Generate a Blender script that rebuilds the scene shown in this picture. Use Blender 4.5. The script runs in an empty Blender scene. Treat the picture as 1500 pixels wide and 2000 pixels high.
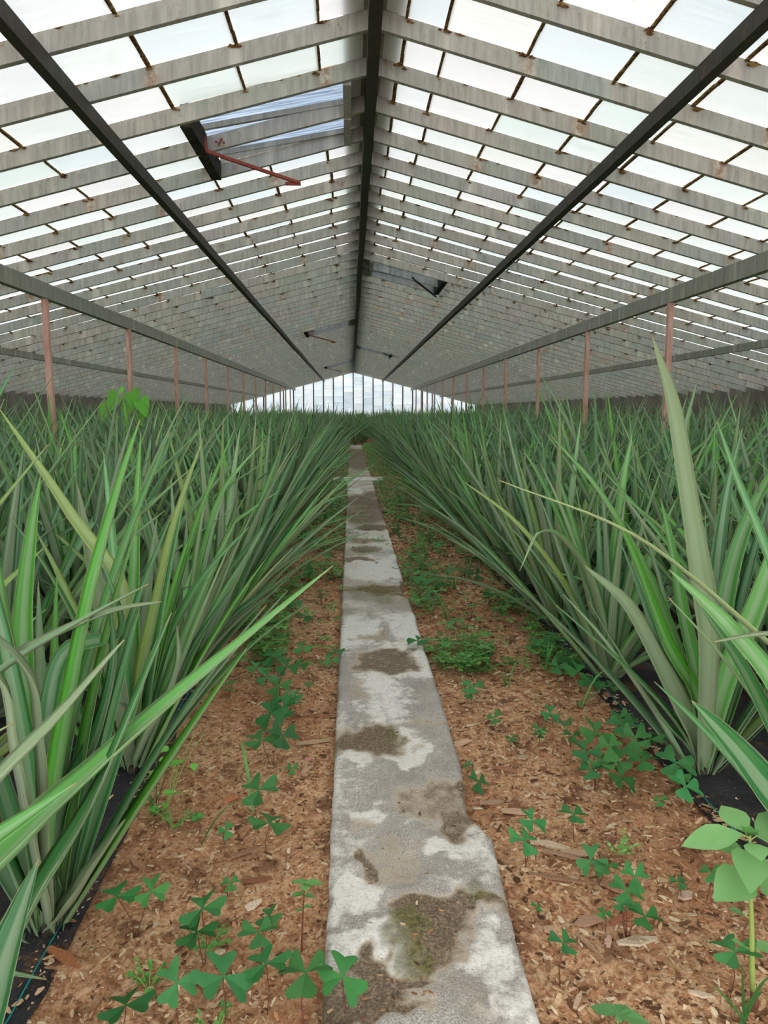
import bpy, math, random
from mathutils import Vector, Matrix, noise
random.seed(7)
R = random.random
U = random.uniform
col = bpy.context.scene.collection
S = bpy.context.scene

# ---------------------------------------------------------------- camera, sky, exposure
cam_d = bpy.data.cameras.new('camera'); cam = bpy.data.objects.new('camera', cam_d); col.objects.link(cam)
cam_d.sensor_fit = 'VERTICAL'; cam_d.sensor_height = 36.0; cam_d.lens = 26.0
cam_d.clip_start = 0.02; cam_d.clip_end = 300
EYE = Vector((0, 0, 1.2))
pitch = math.atan(197/1444.4); yaw = math.atan(65*math.cos(pitch)/1444.4)
fwd = Vector((math.sin(yaw)*math.cos(pitch), math.cos(yaw)*math.cos(pitch), -math.sin(pitch)))
rgt = Vector((math.cos(yaw), -math.sin(yaw), 0)); upv = rgt.cross(fwd)
cam.matrix_world = Matrix(((rgt.x, upv.x, -fwd.x, EYE.x), (rgt.y, upv.y, -fwd.y, EYE.y), (rgt.z, upv.z, -fwd.z, EYE.z), (0, 0, 0, 1)))
S.camera = cam
w = bpy.data.worlds.new('overcast_sky'); S.world = w; w.use_nodes = True
wn = w.node_tree.nodes; wl = w.node_tree.links
bg = wn['Background']; bg.inputs[0].default_value = (0.97, 0.98, 1.0, 1); bg.inputs[1].default_value = 2.6
S.view_settings.view_transform = 'Standard'; S.view_settings.look = 'None'
S.view_settings.exposure = 0.52; S.view_settings.gamma = 1.0; S.view_settings.use_curve_mapping = False
S.cycles.max_bounces = 9; S.cycles.diffuse_bounces = 5; S.cycles.glossy_bounces = 2
S.cycles.transmission_bounces = 4; S.cycles.transparent_max_bounces = 6
S.cycles.use_denoising = True
S.cycles.caustics_reflective = False; S.cycles.caustics_refractive = False

# ---------------------------------------------------------------- helpers
class MB:
    """collects geometry for ONE mesh object"""
    def __init__(s): s.v = []; s.f = []; s.c = []; s.uv = []; s.smooth = True
    def quad_box(s, x0, y0, z0, x1, y1, z1, c=None):
        p = [(x0,y0,z0),(x1,y0,z0),(x1,y1,z0),(x0,y1,z0),(x0,y0,z1),(x1,y0,z1),(x1,y1,z1),(x0,y1,z1)]
        s.hexa(p, c)
    def hexa(s, p, c=None):
        n = len(s.v); s.v += [tuple(q) for q in p]
        if c is not None: s.c += [c]*8
        s.f += [(n,n+3,n+2,n+1),(n+4,n+5,n+6,n+7),(n,n+1,n+5,n+4),(n+1,n+2,n+6,n+5),(n+2,n+3,n+7,n+6),(n+3,n,n+4,n+7)]
    def bar(s, a, b, wd, ht, up=(0,0,1), c=None):
        a = Vector(a); b = Vector(b); t = (b-a).normalized(); u = Vector(up)
        r = t.cross(u).normalized()*wd/2; u2 = r.cross(t).normalized()*ht/2
        s.hexa([a-r-u2, a+r-u2, b+r-u2, b-r-u2, a-r+u2, a+r+u2, b+r+u2, b-r+u2], c)
    def tube(s, pts, rads, n=6, c=None):
        pts = [Vector(p) for p in pts]; base = len(s.v)
        for i, p in enumerate(pts):
            t = (pts[min(i+1, len(pts)-1)] - pts[max(i-1, 0)]).normalized()
            a = t.orthogonal().normalized() if i == 0 else (a - t*a.dot(t)).normalized()
            b = t.cross(a); r = rads[i] if isinstance(rads, (list, tuple)) else rads
            for k in range(n):
                an = 2*math.pi*k/n; s.v.append(tuple(p + a*math.cos(an)*r + b*math.sin(an)*r))
                if c is not None: s.c.append(c)
        for i in range(len(pts)-1):
            for k in range(n):
                k2 = (k+1) % n
                s.f.append((base+i*n+k, base+i*n+k2, base+(i+1)*n+k2, base+(i+1)*n+k))
        s.f.append(tuple(base+k for k in range(n))[::-1]); s.f.append(tuple(base+(len(pts)-1)*n+k for k in range(n)))
    def mesh(s, name, mat, smooth=False):
        me = bpy.data.meshes.new(name); me.from_pydata(s.v, [], s.f); me.materials.append(mat)
        if s.c:
            at = me.color_attributes.new('Col', 'FLOAT_COLOR', 'POINT')
            flat = []
            for c in s.c: flat += [c[0], c[1], c[2], c[3] if len(c) > 3 else 1.0]
            at.data.foreach_set('color', flat)
        if s.uv:
            uvl = me.attributes.new('puv', 'FLOAT_VECTOR', 'POINT'); flat = []
            for q in s.uv: flat += [q[0], q[1], q[2] if len(q) > 2 else 0]
            uvl.data.foreach_set('vector', flat)
        if smooth: me.polygons.foreach_set('use_smooth', [True]*len(me.polygons))
        me.update(); return me
    def build(s, name, mat, parent=None, smooth=False):
        o = bpy.data.objects.new(name, s.mesh(name, mat, smooth)); col.objects.link(o)
        if parent is not None: o.parent = parent
        return o

def tag(o, label=None, cat=None, group=None, kind=None):
    if label: o['label'] = label
    if cat: o['category'] = cat
    if group: o['group'] = group
    if kind: o['kind'] = kind
    return o
def empty(name, loc, rz=0):
    o = bpy.data.objects.new(name, None); col.objects.link(o); o.location = loc; o.rotation_euler = (0, 0, rz)
    o.empty_display_size = 0.05; return o
def child(name, me, parent):
    o = bpy.data.objects.new(name, me); col.objects.link(o); o.parent = parent; return o

class NT:
    """small node-graph helper"""
    def __init__(s, name):
        s.m = bpy.data.materials.new(name); s.m.use_nodes = True; s.t = s.m.node_tree; s.n = s.t.nodes; s.l = s.t.links
        s.b = s.n['Principled BSDF']; s.out = s.n['Material Output']
        s.pos = s.n.new('ShaderNodeNewGeometry').outputs['Position']
        s.obj = s.n.new('ShaderNodeTexCoord').outputs['Object']
    def put(s, sock, v):
        if hasattr(v, 'is_output'): s.l.new(v, sock)
        elif isinstance(v, (tuple, list)) and len(v) == 3 and sock.type == 'RGBA': sock.default_value = (*v, 1)
        else: sock.default_value = v
    def attr(s, name, what='Color'):
        a = s.n.new('ShaderNodeAttribute'); a.attribute_name = name; return a.outputs[what]
    def scale(s, vec, sc):
        m = s.n.new('ShaderNodeMapping'); s.l.new(vec, m.inputs[0]); m.inputs['Scale'].default_value = sc; return m.outputs[0]
    def noise(s, vec, scale=5, detail=4, rough=0.6, out=0, dist=0):
        k = s.n.new('ShaderNodeTexNoise'); s.l.new(vec, k.inputs['Vector']); k.inputs['Scale'].default_value = scale
        k.inputs['Detail'].default_value = detail; k.inputs['Roughness'].default_value = rough; k.inputs['Distortion'].default_value = dist
        return k.outputs[out]
    def voro(s, vec, scale, out='Color', feature='F1'):
        k = s.n.new('ShaderNodeTexVoronoi'); k.feature = feature; s.l.new(vec, k.inputs['Vector']); k.inputs['Scale'].default_value = scale
        return k.outputs[out]
    def ramp(s, f, stops):
        r = s.n.new('ShaderNodeValToRGB'); s.put(r.inputs[0], f); e = r.color_ramp.elements
        while len(e) < len(stops): e.new(0.5)
        for k, (p, c) in zip(e, stops):
            k.position = p; k.color = (*c, 1) if isinstance(c, (tuple, list)) else (c, c, c, 1)
        return r.outputs[0]
    def math(s, op, a, b=0.0, clamp=False):
        m = s.n.new('ShaderNodeMath'); m.operation = op; m.use_clamp = clamp; s.put(m.inputs[0], a); s.put(m.inputs[1], b); return m.outputs[0]
    def mix(s, f, a, b, mode='MIX'):
        m = s.n.new('ShaderNodeMix'); m.data_type = 'RGBA'; m.blend_type = mode
        s.put(m.inputs[0], f); s.put(m.inputs[6], a); s.put(m.inputs[7], b); return m.outputs[2]
    def sep(s, c):
        k = s.n.new('ShaderNodeSeparateXYZ'); s.l.new(c, k.inputs[0]); return k.outputs
    def bump(s, h, strength=0.4, dist=0.01):
        b = s.n.new('ShaderNodeBump'); s.put(b.inputs['Height'], h); b.inputs['Strength'].default_value = strength
        b.inputs['Distance'].default_value = dist; s.l.new(b.outputs[0], s.b.inputs['Normal'])
    def base(s, c, rough=0.8, spec=0.3):
        s.put(s.b.inputs['Base Color'], c); s.put(s.b.inputs['Roughness'], rough); s.b.inputs['Specular IOR Level'].default_value = spec
        return s

# ---------------------------------------------------------------- materials
def mat_beam(name, lo, hi, rust=0.5, joints=False):
    k = NT(name); p = k.pos
    big = k.noise(p, 1.1, 3, 0.55); st = k.noise(k.scale(p, (14, 14, 1.5)), 2.5, 5, 0.65)
    c = k.ramp(st, [(0.25, lo), (0.75, hi)])
    hue = k.noise(k.scale(p, (1, 1.9, 1)), 1.3, 2, 0.5, out=1)
    c = k.mix(0.22, c, k.mix(0.4, c, hue, 'MULTIPLY'))
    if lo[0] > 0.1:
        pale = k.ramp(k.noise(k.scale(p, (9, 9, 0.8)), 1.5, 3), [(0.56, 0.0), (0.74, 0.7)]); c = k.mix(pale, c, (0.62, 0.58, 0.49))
    r1 = k.ramp(k.noise(k.scale(p, (3, 3, 2)), 2.2, 8, 0.75), [(0.60, 0.0), (0.68, rust)])
    c = k.mix(r1, c, (0.25, 0.12, 0.055))
    r2 = k.ramp(k.noise(p, 34, 4, 0.8), [(0.66, 0.0), (0.72, rust)])
    c = k.mix(r2, c, (0.05, 0.035, 0.025))
    if joints:                     # irregular pale bands and some rust below each pane joint
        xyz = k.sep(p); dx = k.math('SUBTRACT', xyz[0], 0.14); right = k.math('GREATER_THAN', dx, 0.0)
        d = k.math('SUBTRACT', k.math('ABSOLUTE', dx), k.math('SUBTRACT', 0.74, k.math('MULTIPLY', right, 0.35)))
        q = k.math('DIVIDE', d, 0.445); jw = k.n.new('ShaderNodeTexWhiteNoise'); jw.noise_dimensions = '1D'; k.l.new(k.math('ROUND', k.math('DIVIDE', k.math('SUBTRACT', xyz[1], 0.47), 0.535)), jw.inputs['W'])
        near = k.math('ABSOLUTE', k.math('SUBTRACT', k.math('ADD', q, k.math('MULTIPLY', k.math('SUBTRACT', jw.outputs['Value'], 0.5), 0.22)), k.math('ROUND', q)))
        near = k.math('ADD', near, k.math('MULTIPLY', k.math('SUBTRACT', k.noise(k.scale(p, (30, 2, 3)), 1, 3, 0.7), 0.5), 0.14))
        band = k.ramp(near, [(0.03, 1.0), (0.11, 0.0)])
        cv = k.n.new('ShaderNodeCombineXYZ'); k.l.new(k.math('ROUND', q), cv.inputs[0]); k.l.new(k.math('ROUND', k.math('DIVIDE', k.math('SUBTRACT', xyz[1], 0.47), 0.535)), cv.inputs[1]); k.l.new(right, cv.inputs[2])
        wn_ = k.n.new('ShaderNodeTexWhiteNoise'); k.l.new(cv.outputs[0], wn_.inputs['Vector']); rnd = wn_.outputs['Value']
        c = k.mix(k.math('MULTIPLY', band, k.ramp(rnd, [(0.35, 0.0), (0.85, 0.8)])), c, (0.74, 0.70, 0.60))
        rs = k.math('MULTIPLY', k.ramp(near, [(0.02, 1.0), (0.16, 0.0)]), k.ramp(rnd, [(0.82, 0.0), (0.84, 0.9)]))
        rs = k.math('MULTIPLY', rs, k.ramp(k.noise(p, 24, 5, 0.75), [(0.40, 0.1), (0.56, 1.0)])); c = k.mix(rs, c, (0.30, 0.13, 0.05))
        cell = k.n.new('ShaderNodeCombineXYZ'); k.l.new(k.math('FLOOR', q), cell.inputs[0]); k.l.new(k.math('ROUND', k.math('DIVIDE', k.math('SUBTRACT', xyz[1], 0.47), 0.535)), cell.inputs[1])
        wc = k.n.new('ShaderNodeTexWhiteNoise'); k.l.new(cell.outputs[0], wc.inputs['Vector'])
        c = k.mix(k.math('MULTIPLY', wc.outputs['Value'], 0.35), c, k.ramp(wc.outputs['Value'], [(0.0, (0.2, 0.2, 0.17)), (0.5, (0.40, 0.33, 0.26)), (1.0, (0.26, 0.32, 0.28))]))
    k.base(c, 0.62, 0.3); k.bump(k.noise(k.scale(p, (2, 2, 20)), 6, 5, 0.7), 0.25, 0.004); return k.m
M = {}
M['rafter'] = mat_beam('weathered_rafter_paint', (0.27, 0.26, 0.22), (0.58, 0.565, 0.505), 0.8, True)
M['purlin'] = mat_beam('dark_weathered_timber', (0.028, 0.025, 0.018), (0.07, 0.062, 0.048), 0.3)
M['side_beam'] = mat_beam('grey_weathered_timber', (0.20, 0.19, 0.155), (0.40, 0.385, 0.33), 0.4)

k = NT('whitewashed_glass'); p = k.pos     # daylight passes through, scattered by the whitewash
pane = k.attr('Col')
wash = k.noise(k.scale(p, (1.2, 26, 1.2)), 2.5, 4, 0.6)
c = k.mix(k.ramp(wash, [(0.3, 0.0), (0.8, 0.55)]), pane, (0.96, 0.97, 0.96))
dirt = k.ramp(k.noise(p, 3.5, 7, 0.75), [(0.56, 0.0), (0.80, 0.5)])
c = k.mix(dirt, c, (0.42, 0.47, 0.38))
c = k.mix(k.ramp(k.noise(k.scale(p, (1.5, 60, 1.5)), 2, 3, 0.7), [(0.42, 0.35), (0.6, 0.0)]), c, (0.62, 0.66, 0.64))
spk = k.ramp(k.noise(p, 60, 2, 0.8), [(0.70, 0.0), (0.74, 0.7)])
c = k.mix(spk, c, (0.15, 0.13, 0.08))
tl = k.n.new('ShaderNodeBsdfTranslucent'); k.l.new(c, tl.inputs[0])
df = k.n.new('ShaderNodeBsdfDiffuse'); k.put(df.inputs[0], (0.92, 0.93, 0.90))
tr = k.n.new('ShaderNodeBsdfTransparent'); k.l.new(c, tr.inputs[0])
m1 = k.n.new('ShaderNodeMixShader'); m1.inputs[0].default_value = 0.755; k.l.new(tl.outputs[0], m1.inputs[1]); k.l.new(df.outputs[0], m1.inputs[2])
m2 = k.n.new('ShaderNodeMixShader'); m2.inputs[0].default_value = 0.03; k.l.new(m1.outputs[0], m2.inputs[1]); k.l.new(tr.outputs[0], m2.inputs[2])
k.l.new(m2.outputs[0], k.out.inputs[0]); M['glass'] = k.m

k = NT('blue_grey_vent_sheet'); p = k.pos
c = k.ramp(k.noise(k.scale(p, (1, 30, 1)), 3, 3), [(0.3, (0.10, 0.14, 0.20)), (0.7, (0.42, 0.50, 0.60))])
tl = k.n.new('ShaderNodeBsdfTranslucent'); k.l.new(c, tl.inputs[0])
m1 = k.n.new('ShaderNodeMixShader'); m1.inputs[0].default_value = 0.5; k.base(c, 0.35, 0.5)
k.l.new(tl.outputs[0], m1.inputs[1]); k.l.new(k.b.outputs[0], m1.inputs[2]); k.l.new(m1.outputs[0], k.out.inputs[0]); M['sheet'] = k.m

k = NT('rusty_lap_grime'); p = k.pos
c = k.ramp(k.noise(p, 40, 4, 0.7), [(0.35, (0.03, 0.02, 0.012)), (0.5, (0.20, 0.10, 0.035)), (0.68, (0.42, 0.30, 0.12))])
k.base(c, 0.9, 0.1); M['grime'] = k.m
k = NT('red_oxide_iron'); c = k.ramp(k.noise(k.pos, 18, 4), [(0.3, (0.20, 0.035, 0.025)), (0.7, (0.34, 0.075, 0.045))])
k.base(c, 0.6, 0.3); M['red'] = k.m
k = NT('pink_primed_post'); c = k.ramp(k.noise(k.scale(k.pos, (8, 8, 1)), 3, 5, 0.7), [(0.3, (0.46, 0.22, 0.16)), (0.7, (0.76, 0.50, 0.41))])
k.base(c, 0.8, 0.2); M['post'] = k.m
k = NT('dark_rotten_timber'); c = k.ramp(k.noise(k.pos, 22, 5, 0.7), [(0.35, (0.02, 0.018, 0.012)), (0.7, (0.085, 0.08, 0.06))])
k.base(c, 0.9, 0.1); M['dark'] = k.m
k = NT('limewashed_masonry'); c = k.ramp(k.noise(k.pos, 2.2, 6, 0.7), [(0.3, (0.12, 0.10, 0.08)), (0.7, (0.32, 0.29, 0.24))])
k.base(c, 0.9, 0.1); M['masonry'] = k.m

k = NT('sawdust_and_bark_mulch'); p = k.pos
n1 = k.noise(p, 95, 5, 0.75); n2 = k.noise(p, 9, 5, 0.65); n3 = k.noise(p, 1.3, 3, 0.5); vc = k.voro(k.scale(p, (1, 0.7, 1)), 75, 'Color')
fine = k.ramp(n1, [(0.34, (0.06, 0.026, 0.012)), (0.43, (0.38, 0.17, 0.08)), (0.51, (0.72, 0.42, 0.22)), (0.64, (0.92, 0.66, 0.42))])
chip = k.ramp(k.sep(vc)[0], [(0.0, (0.20, 0.08, 0.04)), (0.4, (0.50, 0.26, 0.14)), (0.75, (0.72, 0.46, 0.27)), (1.0, (0.85, 0.63, 0.42))])
c = k.mix(0.45, fine, chip)
c = k.mix(k.ramp(n2, [(0.38, 0.7), (0.48, 0.0)]), c, (0.12, 0.05, 0.028))
c = k.mix(k.ramp(n3, [(0.38, 0.0), (0.62, 0.55)]), c, (0.34, 0.13, 0.06))
k.base(c, 0.95, 0.1); k.bump(k.math('ADD', n1, k.sep(vc)[1]), 0.7, 0.008); M['mulch'] = k.m

k = NT('wood_chip'); c = k.mix(k.ramp(k.noise(k.scale(k.pos, (1, 1, 1)), 160, 3, 0.7), [(0.35, 0.35), (0.65, 0.0)]), k.attr('Col'), (0.10, 0.05, 0.03))
k.base(c, 0.85, 0.15); M['chip'] = k.m

k = NT('lichen_stained_concrete'); p = k.pos
mk = k.sep(k.attr('Col')); rag = k.noise(p, 22, 7, 0.72); rag2 = k.noise(k.scale(p, (1, 0.8, 1)), 7, 6, 0.65)
gr = k.ramp(k.noise(p, 260, 2, 0.6), [(0.3, (0.22, 0.19, 0.165)), (0.5, (0.47, 0.43, 0.39)), (0.72, (0.74, 0.70, 0.65))])
gr = k.mix(k.ramp(rag2, [(0.35, 0.55), (0.6, 0.0)]), gr, (0.27, 0.235, 0.20))
def thresh(m, lo, hi, src=rag):
    s = k.math('ADD', m, k.math('MULTIPLY', k.math('SUBTRACT', src, 0.5), 1.1)); return k.ramp(s, [(lo, 0.0), (hi, 1.0)])
lime = thresh(mk[2], 0.44, 0.66); c = k.mix(k.math('MULTIPLY', lime, 0.78), gr, (0.93, 0.90, 0.84))
limefine = k.ramp(k.noise(p, 120, 3, 0.7), [(0.5, 0.0), (0.62, 0.35)]); c = k.mix(limefine, c, (0.36, 0.34, 0.31))
ring = k.math('MULTIPLY', thresh(mk[0], 0.20, 0.50), 0.6); c = k.mix(ring, c, (0.55, 0.44, 0.31))
soil = k.ramp(k.noise(p, 130, 4, 0.75), [(0.34, (0.03, 0.02, 0.012)), (0.5, (0.13, 0.085, 0.05)), (0.68, (0.36, 0.26, 0.17))])
pit = k.ramp(k.noise(p, 70, 3, 0.7), [(0.66, 0.0), (0.70, 0.7)]); c = k.mix(pit, c, (0.12, 0.09, 0.06))
c = k.mix(k.math('MULTIPLY', thresh(mk[0], 0.44, 0.80), 0.85), c, soil)
moss = k.ramp(k.noise(p, 90, 4, 0.7), [(0.35, (0.045, 0.045, 0.015)), (0.65, (0.24, 0.23, 0.07))])
c = k.mix(k.math('MULTIPLY', thresh(mk[1], 0.45, 0.95), 0.75), c, moss)
k.base(c, 0.9, 0.15); k.bump(k.math('ADD', k.noise(p, 180, 3, 0.7), k.math('MULTIPLY', rag, 2.0)), 0.5, 0.004); M['concrete'] = k.m

k = NT('black_woven_fabric'); p = k.pos
grit = k.ramp(k.noise(p, 150, 3, 0.8), [(0.60, 0.0), (0.68, 0.8)])
c = k.mix(grit, k.ramp(k.noise(p, 12, 4), [(0.3, (0.012, 0.013, 0.016)), (0.7, (0.035, 0.036, 0.042))]), (0.30, 0.19, 0.12))
dr = k.ramp(k.noise(p, 4.2, 6, 0.7), [(0.52, 0.0), (0.62, 0.8)])
c = k.mix(dr, c, k.ramp(k.noise(p, 110, 4, 0.7), [(0.35, (0.03, 0.017, 0.012)), (0.7, (0.25, 0.13, 0.075))]))
k.base(c, 0.75, 0.3); M['fabric'] = k.m
M['thread'] = NT('teal_thread').base((0.01, 0.30, 0.28), 0.6).m

def mat_leaf(name):
    k = NT(name)
    lc = k.attr('Col'); side = k.attr('Col', 'Alpha'); uv = k.sep(k.attr('puv', 'Vector'))
    info = k.n.new('ShaderNodeObjectInfo').outputs['Random']
    vec = k.n.new('ShaderNodeCombineXYZ'); k.l.new(k.math('MULTIPLY', uv[0], 9.0), vec.inputs[0]); k.l.new(k.math('MULTIPLY', uv[1], 2.2), vec.inputs[1]); k.l.new(uv[2], vec.inputs[2])
    stripe = k.noise(vec.outputs[0], 1.6, 3, 0.6)
    ax = k.math('ABSOLUTE', uv[0])
    wob = k.math('ADD', ax, k.math('MULTIPLY', k.math('SUBTRACT', stripe, 0.5), 0.25))
    top = k.mix(k.ramp(stripe, [(0.40, 0.0), (0.75, 0.35)]), lc, k.mix(0.4, lc, (0.30, 0.55, 0.16)))
    centre = k.mix(0.55, lc, (0.40, 0.50, 0.33))
    top = k.mix(k.ramp(wob, [(0.30, 0.75), (0.42, 0.0)]), top, centre)
    und = k.mix(k.ramp(stripe, [(0.35, 0.1), (0.65, 0.8)]), k.mix(0.4, lc, (0.24, 0.34, 0.20)), (0.60, 0.70, 0.52))
    und = k.mix(k.ramp(wob, [(0.22, 0.55), (0.38, 0.0)]), und, (0.34, 0.35, 0.26))
    und = k.mix(k.ramp(wob, [(0.62, 0.0), (0.80, 0.6)]), und, lc)
    c = k.mix(side, top, und)
    c = k.mix(k.ramp(ax, [(0.90, 0.0), (0.97, 0.7)]), c, (0.66, 0.66, 0.42))
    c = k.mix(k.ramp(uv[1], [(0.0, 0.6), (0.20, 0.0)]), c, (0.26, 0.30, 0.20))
    brown = k.math('MULTIPLY', k.ramp(k.noise(vec.outputs[0], 0.9, 4, 0.6), [(0.60, 0.0), (0.72, 0.55)]), k.ramp(uv[1], [(0.3, 0.2), (1.0, 1.0)]))
    c = k.mix(brown, c, (0.30, 0.20, 0.09))
    c = k.mix(k.ramp(uv[1], [(0.975, 0.0), (1.0, 0.8)]), c, (0.42, 0.30, 0.16))
    hsv = k.n.new('ShaderNodeHueSaturation'); hsv.inputs['Saturation'].default_value = 1.12; k.l.new(c, hsv.inputs['Color']); k.l.new(k.math('ADD', 0.82, k.math('MULTIPLY', info, 0.3)), hsv.inputs['Value'])
    c = hsv.outputs[0]
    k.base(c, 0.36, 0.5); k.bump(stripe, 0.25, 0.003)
    tl = k.n.new('ShaderNodeBsdfTranslucent'); k.l.new(c, tl.inputs[0]); m = k.n.new('ShaderNodeMixShader'); m.inputs[0].default_value = 0.14
    k.l.new(k.b.outputs[0], m.inputs[1]); k.l.new(tl.outputs[0], m.inputs[2]); k.l.new(m.outputs[0], k.out.inputs[0])
    return k.m
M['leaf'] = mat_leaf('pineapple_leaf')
def mat_weed(name, lo, hi, veins=True):
    k = NT(name); info = k.n.new('ShaderNodeObjectInfo').outputs['Random']
    c = k.mix(k.noise(k.obj, 30, 4, 0.6), lo, hi); c = k.mix(0.75, c, k.attr('Col'), 'MULTIPLY')
    hsv = k.n.new('ShaderNodeHueSaturation'); k.l.new(c, hsv.inputs['Color']); k.l.new(k.math('ADD', 0.8, k.math('MULTIPLY', info, 0.45)), hsv.inputs['Value'])
    k.base(hsv.outputs[0], 0.5, 0.35)
    tl = k.n.new('ShaderNodeBsdfTranslucent'); k.l.new(hsv.outputs[0], tl.inputs[0]); m = k.n.new('ShaderNodeMixShader'); m.inputs[0].default_value = 0.25
    k.l.new(k.b.outputs[0], m.inputs[1]); k.l.new(tl.outputs[0], m.inputs[2]); k.l.new(m.outputs[0], k.out.inputs[0]); return k.m
M['oxalis'] = mat_weed('wood_sorrel_leaf', (0.030, 0.17, 0.050), (0.075, 0.30, 0.085))
M['pale_weed'] = mat_weed('pale_green_weed_leaf', (0.17, 0.42, 0.13), (0.27, 0.52, 0.20))
M['grass'] = mat_weed('grass_blade', (0.07, 0.24, 0.06), (0.16, 0.40, 0.10))
M['vine'] = mat_weed('vine_leaf', (0.07, 0.30, 0.03), (0.15, 0.42, 0.05))
M['red_stem'] = NT('reddish_weed_stem').base((0.16, 0.055, 0.035), 0.6).m
M['green_stem'] = NT('green_weed_stem').base((0.30, 0.38, 0.10), 0.6).m
M['flower'] = NT('pink_petal').base((0.65, 0.18, 0.50), 0.6).m

# ---------------------------------------------------------------- roof geometry
XR = 0.14; ZR = 3.20; SL = 0.262; Y0 = -2.205; DY = 0.535; NR = 78       # underside of the rafters at the ridge
XL_WALL = -6.3; XR_WALL = 6.6; Y_END = 39.3
def zroof(x): return ZR - SL*abs(x-XR)
rafY = [Y0 + DY*i for i in range(NR)]
VENTS = [(13, -1), (23, 1), (35, -1), (47, 1), (59, -1)]      # (first rafter, side)
VENT_IN, VENT_OUT = 0.16, 1.09                               # distance from the ridge

def rafter(i, side):
    y = rafY[i]; b = MB(); xe = XR_WALL if side > 0 else XL_WALL
    xa = XR + side*0.035
    n = 14
    for (w0, z0, z1) in ((0.032, 0.0, 0.075), (0.016, 0.075, 0.103)):
        for j in range(n):
            x0 = xa + (xe-xa)*j/n; x1 = xa + (xe-xa)*(j+1)/n
            s0 = 0.003*noise.noise((x0, y*3, 1)); s1 = 0.003*noise.noise((x1, y*3, 1))
            a, c2 = (x0, x1) if side > 0 else (x1, x0); sa, sc = (s0, s1) if side > 0 else (s1, s0)
            za, zc = zroof(a), zroof(c2)
            b.hexa([(a, y-w0/2+sa, za+z0), (c2, y-w0/2+sc, zc+z0), (c2, y+w0/2+sc, zc+z0), (a, y+w0/2+sa, za+z0),
                    (a, y-w0/2+sa, za+z1), (c2, y-w0/2+sc, zc+z1), (c2, y+w0/2+sc, zc+z1), (a, y+w0/2+sa, za+z1)])
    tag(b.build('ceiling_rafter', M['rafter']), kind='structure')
for i in range(NR):
    rafter(i, -1); rafter(i, 1)

def lbeam(name, xc, wd, zb, zt, mat, y0=-2.5, y1=39.25, wob=0.0):
    b = MB(); n = 40
    for j in range(n):
        ya = y0+(y1-y0)*j/n; yb = y0+(y1-y0)*(j+1)/n
        xa = xc + wob*noise.noise((ya*0.4, xc, 0)); xb = xc + wob*noise.noise((yb*0.4, xc, 0))
        b.hexa([(xa-wd/2, ya, zb), (xa+wd/2, ya, zb), (xb+wd/2, yb, zb), (xb-wd/2, yb, zb),
                (xa-wd/2, ya, zt), (xa+wd/2, ya, zt), (xb+wd/2, yb, zt), (xb-wd/2, yb, zt)])
    return tag(b.build(name, mat), kind='structure')
lbeam('ceiling_ridge_beam', XR, 0.068, 3.13, 3.33, M['purlin'], wob=0.012)
for side in (-1, 1):
    x = XR + side*1.52; lbeam('ceiling_purlin', x, 0.055, zroof(x)-0.085, zroof(x)-0.002, M['purlin'], wob=0.01)
    x = XR + side*3.04; lbeam('ceiling_beam', x, 0.065, zroof(x)-0.145, zroof(x)-0.002, M['side_beam'], wob=0.008)
    x = XR + side*4.57; lbeam('ceiling_purlin', x, 0.055, zroof(x)-0.085, zroof(x)-0.002, M['side_beam'], wob=0.01)

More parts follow.
